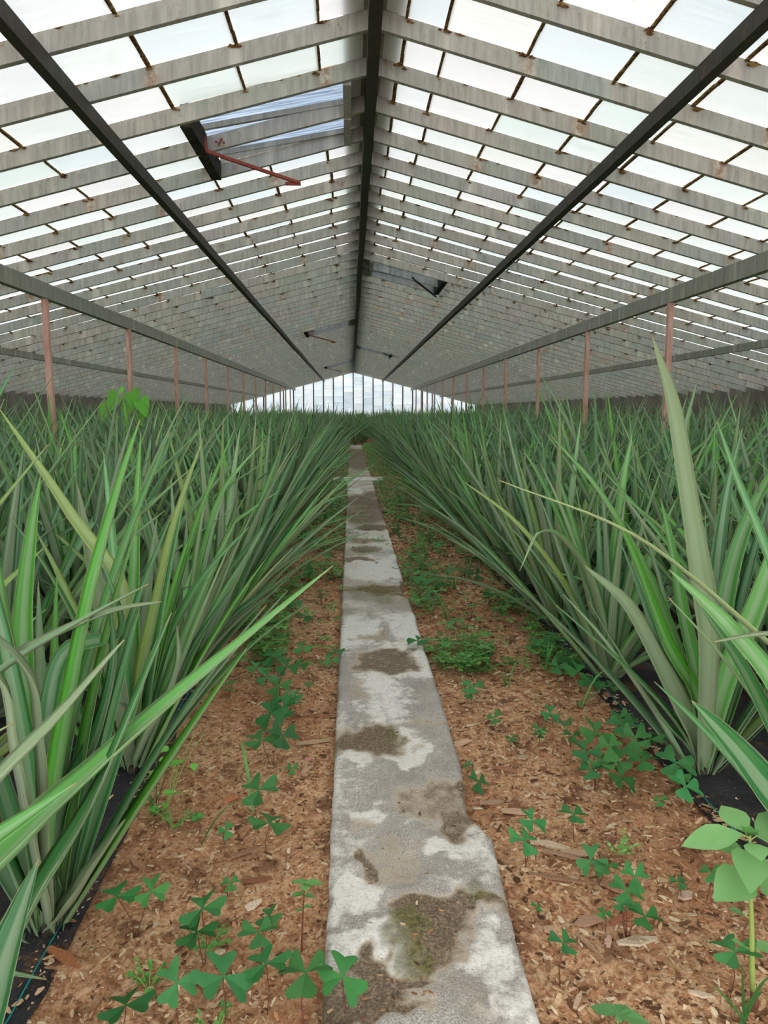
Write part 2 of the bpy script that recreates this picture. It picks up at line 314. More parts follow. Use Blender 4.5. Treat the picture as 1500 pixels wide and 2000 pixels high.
def in_vent(i, x, side):
    d = abs(x-XR)
    return any(i in (v, v+1) and side == s and VENT_IN < d < VENT_OUT for v, s in VENTS)
PT = [(0.92, 0.97, 0.94), (0.97, 0.93, 0.93), (0.80, 0.93, 0.87), (0.80, 0.91, 0.96), (0.93, 0.96, 0.98), (0.86, 0.95, 0.90), (0.96, 0.95, 0.90)]
for side in (-1, 1):
    g = MB(); lap = MB(); crud = MB()
    joints = [0.0, 0.31] if side < 0 else [0.0, 0.17]
    d = 0.74 if side < 0 else 0.39
    while d < 6.7: joints.append(d); d += 0.445
    end = abs((XR_WALL if side > 0 else XL_WALL) - XR) + 0.12; joints = [q for q in joints if q < end-0.15] + [end]
    for i in range(NR-1):
        ya, yb = rafY[i]+0.008, rafY[i+1]-0.008; js = [q + (U(-0.02, 0.02) if 0 < n < len(joints)-1 else 0) for n, q in enumerate(joints)]
        for n in range(len(js)-1):
            xm = XR + side*(js[n]+js[n+1])/2
            a, b2 = js[n], js[n+1] + 0.018
            if any(i in (v, v+1) and side == s for v, s in VENTS):
                if b2 <= VENT_OUT + 0.1 and a >= 0.1: continue
                if a < VENT_OUT < b2: a = VENT_OUT
                if a < 0.1: b2 = VENT_IN
            x0, x1 = XR + side*a, XR + side*b2
            z0 = zroof(x0)+0.104; z1 = zroof(x1)+0.104+0.006
            c = random.choice(PT); f = U(0.9, 1.02); c = (c[0]*f, c[1]*f, c[2]*f)
            m = len(g.v); g.v += [(x0, ya, z0), (x1, ya, z1), (x1, yb, z1), (x0, yb, z0)]; g.c += [c]*4
            g.f.append((m, m+1, m+2, m+3) if side > 0 else (m, m+3, m+2, m+1))
        for n in range(1, len(js)-1):
            x = XR + side*js[n]
            if in_vent(i, x, side): continue
            z = zroof(x) + 0.094; ns = 4; wv = U(0.007, 0.012)
            for q in range(ns):
                y_a = ya+(yb-ya)*q/ns; y_b = ya+(yb-ya)*(q+1)/ns; o1 = U(-0.0015, 0.0015)
                lap.quad_box(x-wv*U(0.8, 1.05)+o1, y_a, z-0.002, x+wv*U(0.8, 1.05)+o1, y_b, z+0.009)
            for q in range(random.choice((1, 1, 2, 3))):      # moss and grime that collects where the lap meets the rafter
                r = U(0.006, 0.016); cx = x + U(-0.03, 0.03); cy = yb - U(0.0, 0.015); cz = zroof(cx) + 0.085 + U(-0.012, 0.008)
                crud.tube([(cx-r*1.6, cy, cz), (cx-r*0.5, cy-r*0.5, cz+r*0.3), (cx+r*0.6, cy-r*0.3, cz-r*0.1), (cx+r*1.7, cy, cz)], [r*0.2, r*0.7, r*0.6, r*0.15], 5)
        for q in range(9):
            dd = U(0.2, end-0.3); x = XR+side*dd
            if in_vent(i, x, side): continue
            r = U(0.003, 0.009); crud.tube([(x-r*4, yb-0.002, zroof(x-r*4)+0.098), (x, yb-0.006, zroof(x)+0.094), (x+r*4, yb-0.002, zroof(x+r*4)+0.098)], [r*0.3, r, r*0.2], 4)
    o = g.build('ceiling_glazing', M['glass']); tag(o, kind='structure')
    lap.build('lap_strip', M['grime'], o); crud.build('grime', M['grime'], o)
rc = MB()
rc.hexa([(XR-0.17, -2.5, 3.29), (XR+0.17, -2.5, 3.29), (XR+0.17, 39.4, 3.29), (XR-0.17, 39.4, 3.29), (XR-0.02, -2.5, 3.36), (XR+0.02, -2.5, 3.36), (XR+0.02, 39.4, 3.36), (XR-0.02, 39.4, 3.36)])
tag(rc.build('ceiling_ridge_cap', M['side_beam']), kind='structure')

# roof vents: trimmers between the rafters, a raised sash above, and the red stay bar
VLAB = ['open roof vent in the left slope nearest the camera, with long red stay bar',
        'roof vent in the right slope, the nearer of two, with short dark stay',
        'roof vent in the left slope, second one down the house',
        'roof vent high in the right slope, the farther of two',
        'most distant roof vent of the left slope, near the far gable']
for n, (v, s) in enumerate(VENTS):
    ya, ym, yb = rafY[v], rafY[v+1], rafY[v+2]
    e = empty('roof_vent', (XR+s*0.62, ym, zroof(XR+0.62))); tag(e, VLAB[n], 'roof vent', 'roof vents')
    L = e.location
    def P(d, y, z): return (s*(d-0.62), y-ym, zroof(XR+d)+z-L.z)
    for d, wd in ((VENT_OUT+0.03, 0.07), (VENT_IN-0.01, 0.05)):
        for (u0, u1) in ((ya+0.02, ym-0.02), (ym+0.02, yb-0.02)):
            t = MB(); t.bar(P(d, u0, 0.05), P(d, u1, 0.05), wd, 0.13); t.build('trimmer', M['dark'] if d > 0.5 else M['rafter'], e)
    lift = 0.07                                 # sash hinged at the ridge, its lower edge raised
    def Q(d, y, z): return P(d, y, 0.115 + z + lift*(d-VENT_IN)/(VENT_OUT-VENT_IN))
    sh = MB(); nn = 44
    for q in range(nn):                        # corrugated translucent sheet
        y_a = ya+0.02+(yb-ya-0.04)*q/nn; y_b = ya+0.02+(yb-ya-0.04)*(q+1)/nn
        za = 0.030*abs(math.sin(q*math.pi*7/nn)); zb = 0.030*abs(math.sin((q+1)*math.pi*7/nn)); m = len(sh.v)
        sh.v += [Q(VENT_IN, y_a, za), Q(VENT_OUT+0.08, y_a, za), Q(VENT_OUT+0.08, y_b, zb), Q(VENT_IN, y_b, zb)]; sh.f.append((m, m+1, m+2, m+3))
    sh.build('sheet', M['sheet'], e)
    fr = MB()
    for y in (ya+0.02, ym, yb-0.02): fr.bar(Q(VENT_IN, y, -0.02), Q(VENT_OUT+0.08, y, -0.02), 0.03, 0.035)
    for d in (VENT_IN, VENT_OUT+0.06): fr.bar(Q(d, ya+0.02, -0.02), Q(d, yb-0.02, -0.02), 0.035, 0.035)
    fr.build('sash_frame', M['rafter'], e)
    for y in (ya+0.022, yb-0.022):             # cheek boards at the two sides of the opening
        wb = MB(); wb.hexa([P(VENT_IN, y-0.006, 0.10), P(VENT_OUT, y-0.006, 0.10), P(VENT_OUT, y+0.006, 0.10), P(VENT_IN, y+0.006, 0.10),
                 P(VENT_IN, y-0.006, 0.115), P(VENT_OUT, y-0.006, 0.16), P(VENT_OUT, y+0.006, 0.16), P(VENT_IN, y+0.006, 0.115)])
        wb.build('cheek', M['rafter'], e)
    st = MB()
    if s < 0:
        a = Vector((-0.965, ym-0.05, 3.05)); b2 = Vector((-0.925, ym-0.15, 2.872)); c2 = Vector((-0.335, ym+0.03, 2.735))
    else:
        a = Vector((XR+0.72, ym-0.10, 3.03)); b2 = Vector((XR+0.76, ym-0.12, 2.985)); c2 = Vector((XR+1.10, ym+0.30, 2.83))
        if n == 3: a, b2, c2 = c2, b2+Vector((0.3, 0, -0.1)), a+Vector((0.1, 0, 0))
    for (u0, u1) in ((a, b2), (b2, c2)): st.bar(u0-L, u1-L, 0.022, 0.012); st.bar(u0-L+Vector((0, 0.008, 0.006)), u1-L+Vector((0, 0.008, 0.006)), 0.006, 0.024)
    st.build('stay_bar', M['red'] if s < 0 else M['dark'], e)
    if n in (0, 2):
        ft = MB(); ft.bar(c2-L+Vector((-0.10, 0, -0.004)), c2-L+Vector((0.005, 0, -0.004)), 0.02, 0.012); ft.bar(c2-L+Vector((-0.10, 0, 0.0)), c2-L+Vector((-0.03, 0, 0.012)), 0.012, 0.012)
        ft.build('stay_foot', M['red'], e)
        br = MB(); x = -0.90 if n == 0 else -0.9
        zc = zroof(x)+0.05
        br.quad_box(x+0.0-L.x, -0.022, zc-L.z-0.022, x+0.085-L.x, -0.0162, zc-L.z+0.018)
        b3 = br.build('bracket', M['rafter'], e); b3.rotation_euler = (0, 0, 0)
        bo = MB(); bo.tube([(x+0.015-L.x, -0.022, zc-L.z), (x+0.015-L.x, -0.034, zc-L.z)], 0.007, 8); bo.tube([(x+0.066-L.x, -0.022, zc-L.z-0.004), (x+0.066-L.x, -0.034, zc-L.z-0.004)], 0.007, 8)
        bo.bar((x+0.03-L.x, -0.03, zc-L.z-0.02), (x+0.055-L.x, -0.03, zc-L.z+0.02), 0.01, 0.012); bo.build('bolt', M['red'], b3)

# ---------------------------------------------------------------- walls
def masonry(name, x0, y0, x1, y1, z): b = MB(); b.quad_box(x0, y0, -0.15, x1, y1, z); return tag(b.build(name, M['masonry']), kind='structure')
masonry('wall_left', XL_WALL-0.16, -2.5, XL_WALL, 39.5, zroof(XL_WALL)+0.10)
masonry('wall_right', XR_WALL, -2.5, XR_WALL+0.16, 39.5, zroof(XR_WALL)+0.10)
masonry('wall_far', XL_WALL, Y_END+0.03, XR_WALL, Y_END+0.19, 0.85)
g = MB(); mul = MB(); n = 0; x = XL_WALL
xs = []
x = XR - 0.52*13
while x < XR_WALL+0.5: xs.append(x); x += 0.52
xs = [min(max(q, XL_WALL), XR_WALL) for q in xs]
for a, b2 in zip(xs[:-1], xs[1:]):
    if b2-a < 0.02: continue
    z = 0.85; ztop = max(zroof(a), zroof(b2))+0.1
    while z < ztop:
        hh = U(0.28, 0.46); za0 = min(z+hh, zroof(a)+0.1); zb0 = min(z+hh, zroof(b2)+0.1)
        z_a, z_b = min(z, zroof(a)+0.1), min(z, zroof(b2)+0.1); oy = U(0, 0.02)
        c = random.choice([(0.62, 0.80, 0.96), (0.76, 0.90, 1.0), (0.50, 0.68, 0.88), (0.84, 0.93, 1.0)]); f = U(0.55, 0.85); c = tuple(q*f for q in c)
        m = len(g.v); g.v += [(a, Y_END+0.06+oy, z_a), (b2, Y_END+0.06+oy, z_b), (b2, Y_END+0.04+oy, zb0), (a, Y_END+0.04+oy, za0)]; g.c += [c]*4; g.f.append((m, m+1, m+2, m+3))
        z += hh - 0.02
e = empty('window_far_gable', (XR, Y_END, 0.85)); tag(e, kind='structure')
o = g.build('glazing', M['glass']); o.parent = e; o.location = (-XR, -Y_END, -0.85)
for x in xs:
    b = MB(); b.quad_box(x-0.028-XR, -0.05, 0, x+0.028-XR, 0.03, zroof(x)+0.09-0.85); b.build('mullion', M['purlin'], e)
b = MB(); b.quad_box(XL_WALL-XR, -0.03, 0.0, XR_WALL-XR, 0.03, 0.06); b.build('sill', M['rafter'], e)
for s in (-1, 1):
    b = MB(); xe = XR_WALL if s > 0 else XL_WALL; b.bar((0, -0.02, ZR+0.03-0.85), (xe-XR, -0.02, zroof(xe)+0.03-0.85), 0.05, 0.07); b.build('top_rail', M['rafter'], e)

# pink posts under the two grey beams
words = ['nearest the camera', 'second from the camera', 'third from the camera', 'fourth from the camera', 'fifth from the camera', 'sixth from the camera']
for side in (-1, 1):
    for i in range(12):
        y = 7.40 + 2.62*i; x = XR + side*3.04; top = zroof(x)-0.145
        b = MB(); lean = U(-0.01, 0.01); hgt = top
        pts = [(lean*q, 0, hgt*q) for q in (0, 0.33, 0.66, 1)]
        for a, c2 in zip(pts[:-1], pts[1:]): b.bar(a, c2, 0.052, 0.052, up=(0, 1, 0))
        e = empty('support_post', (x, y, 0)); b.build('shaft', M['post'], e)
        f = MB(); f.quad_box(-0.08, -0.08, 0.0, 0.08, 0.08, 0.10); f.build('footing', M['masonry'], e)
        sd = 'left' if side < 0 else 'right'
        lb = f'thin pink post under the {sd} grey beam, {words[i]}' if i < 6 else f'distant thin pink post under the far stretch of the {sd} grey beam'
        tag(e, lb, 'post', f'pink posts under the {sd} beam' if i < 6 else f'far pink posts under the {sd} beam')

# ---------------------------------------------------------------- ground, fabric, path
def hgt(x, y):
    return 0.012*noise.noise((x*3, y*3, 0)) + 0.008*noise.noise((x*11, y*11, 3)) + 0.005*noise.noise((x*34, y*34, 5)) - 0.004
def axis_nodes(lo, hi, a, b, fine, coarse):
    out = []; x = lo
    while x < hi: out.append(x); x += fine if a <= x < b else coarse
    out.append(hi); return out
gx = axis_nodes(-6.3, 6.6, -0.95, 1.35, 0.018, 0.5)
gy = [-3.2, -2, -1, 0, 0.6]; y = 0.9
while y < 39.3: gy.append(y); y += 0.013*max(1.0, y/1.4)
gy.append(39.3)
b = MB()
for yy in gy:
    for xx in gx: b.v.append((xx, yy, hgt(xx, yy) if -1 < xx < 1.4 and yy > 0.6 else -0.004))
W_ = len(gx)
for j in range(len(gy)-1):
    for i in range(W_-1): m = j*W_+i; b.f.append((m, m+1, m+1+W_, m+W_))
tag(b.build('floor', M['mulch'], smooth=True), kind='structure')

def fabric(x_in, x_out, lbl, sd):
    b = MB(); n = 60; s = 1 if x_out > x_in else -1
    ys = [-0.5 + 0.12*q for q in range(60)] + [6.7+0.8*q for q in range(41)]
    us = [0, 0.03, 0.06, 0.10, 0.15, 0.20, 0.25, 0.32, 0.4, 0.7, 1.2, 2.2, 3.5, abs(x_out-x_in)]
    for yy in ys:
        for q, u in enumerate(us):
            xx = x_in + s*u + ((0.022*noise.noise((yy*2.1, x_in, 0)) + 0.016*noise.noise((yy*9, x_in, 4))) if q < 4 else 0)
            b.v.append((xx, yy, 0.010 + 0.014*noise.noise((xx*4, yy*4, 9)) + min(u, 0.2)*0.05 - (0.006 if q < 2 else 0)))
    w2 = len(us)
    for j in range(len(ys)-1):
        for i in range(w2-1):
            m = j*w2+i; b.f.append((m, m+1, m+1+w2, m+w2) if s > 0 else (m, m+w2, m+w2+1, m+1))
    nv = len(b.v); b.v += [(q[0], q[1], q[2]-0.003) for q in b.v]; b.f += [tuple(nv+i for i in f[::-1]) for f in b.f]
    o = b.build('weed_fabric', M['fabric'], smooth=True); tag(o, lbl, 'ground cloth', 'black ground cloths under the beds')
    for u, r in ((0.035, 0.0016), (0.33, 0.0014)):
        t = MB(); t.tube([(x_in + s*u + 0.018*noise.noise((yy*2.1, x_in, 0)), yy, 0.0125 + min(u, 0.2)*0.05 + 0.014*noise.noise(((x_in+s*u)*4, yy*4, 9))) for yy in [0.4+0.12*q for q in range(55)]], r, 4); t.build('teal_thread', M['thread'], o)
fabric(-0.655, -6.2, 'black woven ground cloth under the left bed, littered with bark crumbs', 'left')
fabric(1.055, 6.5, 'black woven ground cloth with teal thread under the right bed', 'right')

# stains on the path: (x, y, rx, ry, kind, strength) with kind 0 soil/brown, 1 moss, 2 lime
STAINS = [(0.161, 3.352, 0.149, 0.187, 0, 0.85), (0.099, 3.722, 0.08, 0.088, 0, 0.6), (0.006, 3.681, 0.066, 0.052, 0, 0.55), (0.281, 3.488, 0.038, 0.062, 0, 0.6), (0.057, 2.507, 0.124, 0.133, 0, 0.9), (0.142, 2.563, 0.056, 0.095, 1, 0.7), (0.224, 2.432, 0.025, 0.032, 0, 0.5), (0.292, 2.644, 0.116, 0.046, 0, 0.45), (0.246, 2.08, 0.115, 0.132, 0, 0.62), (0.308, 1.977, 0.059, 0.107, 0, 0.8), (0.355, 2.132, 0.047, 0.093, 0, 0.75), (0.022, 1.959, 0.026, 0.058, 0, 0.45), (0.093, 1.79, 0.08, 0.089, 0, 0.42), (0.019, 1.78, 0.029, 0.062, 0, 0.8), (0.184, 1.586, 0.09, 0.08, 0, 0.95), (0.123, 1.487, 0.09, 0.071, 1, 0.9), (0.185, 1.534, 0.081, 0.084, 0, 0.8), (0.297, 1.606, 0.055, 0.055, 1, 0.8), (0.31, 1.578, 0.048, 0.05, 0, 0.8), (0.121, 1.622, 0.037, 0.037, 1, 0.5), (0.074, 1.411, 0.129, 0.04, 0, 0.9), (-0.002, 1.335, 0.122, 0.072, 0, 0.95), (0.008, 1.282, 0.158, 0.049, 0, 1), (0.15, 1.314, 0.071, 0.064, 0, 0.5), (0.14, 4.646, 0.203, 0.35, 1, 0.75), (0.037, 4.149, 0.118, 0.152, 1, 0.6), (0.226, 4.378, 0.186, 0.265, 1, 0.45), (0.178, 4.761, 0.253, 0.142, 0, 0.8), (0.342, 4.687, 0.133, 0.193, 0, 0.7), (0.132, 6.62, 0.186, 0.188, 0, 0.7), (0.123, 6.193, 0.165, 0.189, 0, 0.75), (0.054, 5.752, 0.202, 0.102, 0, 0.8), (0.225, 7.365, 0.18, 0.232, 0, 0.9), (0.167, 8.393, 0.347, 0.931, 0, 0.75), (0.379, 9.267, 0.257, 0.725, 0, 0.8), (0.158, 7.904, 0.276, 0.304, 0, 0.7), (0.093, 9.662, 0.301, 0.786, 0, 0.8), (0.354, 10.397, 0.217, 0.521, 0, 0.75), (0.222, 17.118, 0.459, 3.049, 0, 0.8), (0.207, 20.981, 0.428, 2.578, 0, 0.9), (0.025, 2.995, 0.065, 0.081, 0, 0.4), (0.195, 2.397, 0.105, 0.077, 2, 0.75), (0.186, 2.518, 0.073, 0.084, 2, 0.7), (0.019, 2.365, 0.078, 0.045, 2, 0.7), (0.261, 1.837, 0.096, 0.061, 2, 0.85), (0.323, 1.801, 0.081, 0.079, 2, 0.6), (0.012, 1.669, 0.069, 0.088, 2, 0.75), (0.032, 1.491, 0.079, 0.072, 2, 0.7), (0.297, 1.449, 0.066, 0.084, 2, 0.65), (0.311, 1.308, 0.061, 0.076, 2, 0.6), (0.245, 3.369, 0.216, 0.326, 2, 0.75), (0.034, 3.876, 0.137, 0.378, 2, 0.7), (0.308, 3.849, 0.137, 0.281, 2, 0.7), (0.104, 2.812, 0.122, 0.206, 2, 0.65), (0.126, 5.454, 0.267, 0.548, 2, 0.75), (0.277, 6.849, 0.284, 0.851, 2, 0.8), (0.116, 11.927, 0.329, 0.851, 2, 0.8), (0.038, 2.013, 0.074, 0.069, 2, 0.65), (0.03, 10.836, 0.149, 1.12, 2, 0.9), (0.233, 5.231, 0.295, 0.238, 2, 0.8)]
def stain_at(x, y):
    m = [0.25*max(0, noise.noise((x*6, y*4, 31)))*1.6, 0.0, 0.0]
    wx = x + 0.055*noise.noise((x*9, y*6, 2)) + 0.03*noise.noise((x*25, y*17, 2)); wy = y + 0.11*noise.noise((x*8, y*6, 4)) + 0.045*noise.noise((x*26, y*19, 4))
    for (cx, cy, rx, ry, kd, st) in STAINS:
        d = ((wx-cx)/rx)**2 + ((wy-cy)/ry)**2
        if d < 2.2: m[kd] = max(m[kd], st*max(0, min(1, 1.35-0.85*d)))
    n1 = noise.noise((x*4.5, y*2.6, 11)); m[2] = max(m[2], 0.42 + 0.55*n1)
    if y > 4: m[0] = max(m[0], min(0.65, 0.25 + 0.5*noise.noise((x*2, y*1.7, 17)) + min(0.25, (y-4)*0.02)))
    return m
def path_edges(y):
    xl = -0.062 + 0.006*noise.noise((y*7, 0, 1)); xr = 0.360 + 0.009*noise.noise((y*5, 3, 1))
    if 1.88 < y < 2.02: xr = 0.378 - (y-1.88)/0.14*0.045
    elif 2.02 <= y < 2.3: xr = 0.335 + (y-2.02)*0.08 + 0.01*noise.noise((y*20, 3, 1))
    elif 1.5 < y <= 1.88: xr = 0.362 + 0.02*(y-1.5)/0.38
    if 4.55 < y < 5.0: xr -= 0.03
    return xl, xr
e = MB(); ys = []; y = 0.3
while y < 26.0: ys.append(y); y += 0.009*max(1.0, (y/1.5)**1.15)
NX = 56
for yy in ys:
    xl, xr = path_edges(yy); jt = min(abs(yy-q) for q in (5.62, 6.9, 8.9, 11.0))
    prof = [(0, -0.03)] + [(q/(NX-2), None) for q in range(NX-1)] + [(1, -0.03)]
    for t, z in prof:
        x = xl + (xr-xl)*t
        if z is None:
            ed = min(t, 1-t); z = 0.040 - 0.012*max(0, 1-ed/0.03)**2 + 0.004*noise.noise((x*9, yy*9, 0)) + 0.0022*noise.noise((x*40, yy*40, 0))
            if jt < 0.03: z -= 0.008
            mk = stain_at(x, yy); z -= 0.005*min(1, mk[0])
        else: mk = (0.4, 0.3, 0)
        e.v.append((x, yy, z)); e.c.append((*mk, 1))
w2 = NX+1
for j in range(len(ys)-1):
    for i in range(w2-1): m = j*w2+i; e.f.append((m, m+1, m+1+w2, m+w2))
po = e.build('concrete_path', M['concrete'], smooth=True); tag(po, kind='structure', label='narrow stained concrete path down the middle', cat='path')
b = MB(); n = 24
for j in range(n+1):
    x = -0.30 + 0.84*j/n
    for (yy, z) in ((12.25, -0.02), (12.25, 0.058), (12.27, 0.064), (12.88, 0.066), (12.9, -0.02)):
        b.v.append((x, yy+0.02*noise.noise((x*6, yy, 0)), z+0.003*noise.noise((x*12, yy*5, 0)))); b.c.append((0.25+0.3*noise.noise((x*5, yy*3, 2)), 0.1, 0.75, 1))
for j in range(n):
    for i in range(4): m = j*5+i; b.f.append((m, m+5, m+6, m+1))
b.f.append((0, 1, 2, 3, 4)); b.f.append((n*5+4, n*5+3, n*5+2, n*5+1, n*5))
tag(b.build('crossing_slab', M['concrete']), 'pale concrete slab lying crosswise over the path, wider than it', 'slab')

# ---------------------------------------------------------------- bark and wood chips
CH = [(0.72, 0.50, 0.30), (0.60, 0.38, 0.21), (0.45, 0.23, 0.12), (0.30, 0.14, 0.07), (0.82, 0.64, 0.44), (0.55, 0.27, 0.14), (0.13, 0.065, 0.035), (0.66, 0.45, 0.27)]
def chip(b, x, y, z, ln, wd, th, a, tilt=0.0, c=None):
    c = c or random.choice(CH); f = U(0.8, 1.15); c = (c[0]*f, c[1]*f, c[2]*f)
    ca, sa = math.cos(a), math.sin(a); n = len(b.v); st = [(-0.5, U(0.2, 0.7)), (U(-0.15, 0.15), 1), (0.5, U(0.1, 0.6))]
    off = U(-0.2, 0.2)
    for t, wf in st:
        for s in (-1, 1):
            lx = t*ln; ly = s*wd*wf/2 + (off*wd if t == st[1][0] else 0); zz = z + t*ln*tilt + s*ly*tilt*0.5
            for k2 in (0, 1): b.v.append((x+lx*ca-ly*sa, y+lx*sa+ly*ca, zz + k2*th)); b.c.append(c)
    for q in range(2):
        m = n+q*4; b.f += [(m, m+2, m+6, m+4), (m+1, m+5, m+7, m+3), (m, m+4, m+5, m+1), (m+2, m+3, m+7, m+6)]
    b.f += [(n, n+1, n+3, n+2), (n+8, n+10, n+11, n+9)]
b = MB()
for q in range(30000):
    y = 1.0 + 9*(R()**2.1); side = R() < 0.55
    x = U(0.36, 1.22) if side else U(-0.88, -0.05)
    near = min(2.2, 0.7+y*0.16); ln = (0.006+0.020*R()**2.5)*near*(1.35 if side else 1.0); x += 0.0
    if (x < -0.70 or x > 1.12) and R() < 0.8: continue
    if (x < -0.64 or x > 1.05) and R() < 0.35: continue
    z = hgt(x, y) + 0.001 + (0.016 if (x < -0.65 or x > 1.05) else 0)
    chip(b, x, y, z, ln, ln*U(0.2, 0.6), 0.002*near, U(0, math.pi), U(-0.35, 0.35))
for q in range(700):           # crumbs that have landed on the concrete, mostly in its dirty hollows
    y = 1.0 + 7*R()**2; x = U(-0.05, 0.34); 
    if stain_at(x, y)[0] < 0.45 and R() < 0.93: continue
    ln = U(0.005, 0.014); chip(b, x, y, 0.037, ln, ln*0.4, 0.002, U(0, 3.14), U(-0.1, 0.1))
tag(b.build('mulch_chips', M['chip']), 'loose bark and wood chips strewn over both sides of the path', 'wood chips', kind='stuff')

BIG = [(-0.637, 1.508, 0.101, 0.027, -0.54, (0.45, 0.18, 0.08)), (0.552, 1.882, 0.099, 0.031, -0.34, (0.72, 0.55, 0.38)), (0.612, 1.843, 0.097, 0.028, -0.18, (0.5, 0.33, 0.22)), (0.529, 1.746, 0.146, 0.013, -0.27, (0.3, 0.17, 0.1)), (0.591, 1.821, 0.165, 0.011, -0.44, (0.4, 0.25, 0.16)), (0.647, 1.515, 0.105, 0.03, 0.23, (0.72, 0.58, 0.42)), (0.64, 1.594, 0.073, 0.015, 0.44, (0.33, 0.13, 0.07)), (0.659, 1.699, 0.078, 0.023, -0.83, (0.45, 0.25, 0.15)), (0.558, 1.588, 0.073, 0.032, 0.23, (0.5, 0.3, 0.2)), (0.457, 1.558, 0.03, 0.024, 0.0, (0.65, 0.42, 0.28)), (0.391, 2.529, 0.093, 0.037, 0.44, (0.62, 0.42, 0.28)), (-0.143, 2.553, 0.13, 0.026, 0.34, (0.6, 0.42, 0.26)), (-0.245, 1.68, 0.043, 0.025, 0.64, (0.75, 0.6, 0.45)), (-0.252, 1.781, 0.079, 0.016, 0.11, (0.3, 0.13, 0.07)), (-0.579, 1.85, 0.054, 0.014, -0.83, (0.5, 0.3, 0.17)), (-0.294, 1.896, 0.084, 0.011, 0.44, (0.35, 0.2, 0.12)), (0.462, 1.358, 0.053, 0.011, 1.0, (0.65, 0.45, 0.3)), (0.531, 1.504, 0.081, 0.007, -1.08, (0.5, 0.33, 0.2)), (0.919, 1.772, 0.041, 0.024, 0.64, (0.35, 0.15, 0.07)), (0.647, 1.515, 0.047, 0.019, 0.0, (0.6, 0.45, 0.3)), (0.831, 1.671, 0.051, 0.031, 0.64, (0.7, 0.5, 0.38)), (0.719, 1.354, 0.053, 0.013, -0.34, (0.7, 0.55, 0.4)), (0.516, 1.908, 0.043, 0.029, 0.0, (0.7, 0.5, 0.35)), (0.429, 2.134, 0.079, 0.022, 0.23, (0.55, 0.38, 0.25)), (0.509, 2.329, 0.086, 0.024, -0.44, (0.45, 0.22, 0.12)), (0.495, 2.071, 0.093, 0.028, -0.11, (0.62, 0.42, 0.28)), (0.591, 2.419, 0.046, 0.029, 0.44, (0.65, 0.47, 0.3)), (-0.154, 2.359, 0.052, 0.017, 0.83, (0.6, 0.4, 0.25)), (-0.299, 1.525, 0.023, 0.014, 0.0, (0.65, 0.5, 0.35)), (-0.38, 2.17, 0.048, 0.022, 0.44, (0.5, 0.2, 0.1)), (0.583, 1.518, 0.035, 0.016, 1.15, (0.6, 0.4, 0.3)), (0.313, 1.735, 0.079, 0.01, -0.64, (0.4, 0.25, 0.15))]
for n, (x, y, ln, wd, a, c) in enumerate(BIG):
    b = MB(); s = 'left' if x < 0 else 'right'
    z = hgt(x, y) + 0.004; chip(b, 0, 0, 0, ln, max(wd, 0.008), 0.006, a, U(-0.12, 0.12), c)
    o = b.build('wood_chip', M['chip']); o.location = (x, y, z)
    tone = 'pale' if sum(c) > 1.45 else 'dark reddish' if c[0] > 2.2*c[1] else 'brown'
    sz = 'long splinter of' if ln > 3*wd else 'flat piece of'
    tag(o, f'{tone} {sz} wood on the mulch {s} of the path', 'wood chip', f'large wood chips {s} of the path')

# ---------------------------------------------------------------- pineapple leaves
def leaf_into(b, pts, width, axis, segs=10, across=4, hue=(0.09, 0.24, 0.07), vee=0.28, twist=0.0, base_w=0.75, taper=1.7, seed=0.0, hint=None, wav=0.0):
    """one sword leaf with an upper skin and an under skin along a centre line"""
    pts = [Vector(p) for p in pts]
    # resample with Catmull-Rom
    P = [2*pts[0]-pts[1]] + pts + [2*pts[-1]-pts[-2]]; line = []
    for i in range(segs+1):
        u = i/segs*(len(pts)-1); k2 = min(int(u), len(pts)-2); t = u-k2; a, b0, c, d = P[k2:k2+4]
        line.append(0.5*((2*b0)+(c-a)*t+(2*a-5*b0+4*c-d)*t*t+(3*b0-a-3*c+d)*t**3))
    n0 = len(b.v); row = 2*across
    for i, p in enumerate(line):
        v = i/segs; t = (line[min(i+1, segs)]-line[max(i-1, 0)]).normalized()
        if hint is not None: h2 = Vector(hint)
        else: h2 = Vector((axis[0]-p.x, axis[1]-p.y, 0)); h2 = h2.normalized()*0.9 + Vector((0, 0, 0.5)) if h2.length > 0.02 else Vector((math.cos(seed), math.sin(seed), 0.4))
        nn = h2 - t*h2.dot(t); nn = nn.normalized() if nn.length > 1e-4 else t.orthogonal().normalized()
        r = t.cross(nn).normalized(); tw = twist*v
        if tw: r, nn = r*math.cos(tw)+nn*math.sin(tw), nn*math.cos(tw)-r*math.sin(tw)
        wv = width*min(1.0, base_w+3*v*(1-base_w))*max(0.0, 1-v**taper)**0.85/2 + 0.0006
        for j in range(across+1):
            u = -1+2*j/across; z = vee*wv*(u*u*0.6+abs(u)*0.8); z += wav*math.sin(v*21+seed*3+(u > 0)*2)*wv*abs(u)
            q = p + r*u*wv + nn*z; b.v.append(tuple(q)); b.c.append((*hue, 0.0)); b.uv.append((u, v, seed))
        th = 0.0022 + 0.004*(1-v)
        for j in range(1, across):
            u = -1+2*j/across; z = vee*wv*(u*u*0.6+abs(u)*0.8) - th*(1-u*u)
            q = p + r*u*wv + nn*z; b.v.append(tuple(q)); b.c.append((*hue, 1.0)); b.uv.append((u*0.9, v, seed+0.5))
    for i in range(segs):
        m = n0+i*row; m2 = m+row
        for j in range(across): b.f.append((m+j, m+j+1, m2+j+1, m2+j))
        low = [0] + [across+j for j in range(1, across)] + [across]
        for j in range(across): b.f.append((m+low[j+1], m+low[j], m2+low[j], m2+low[j+1]))
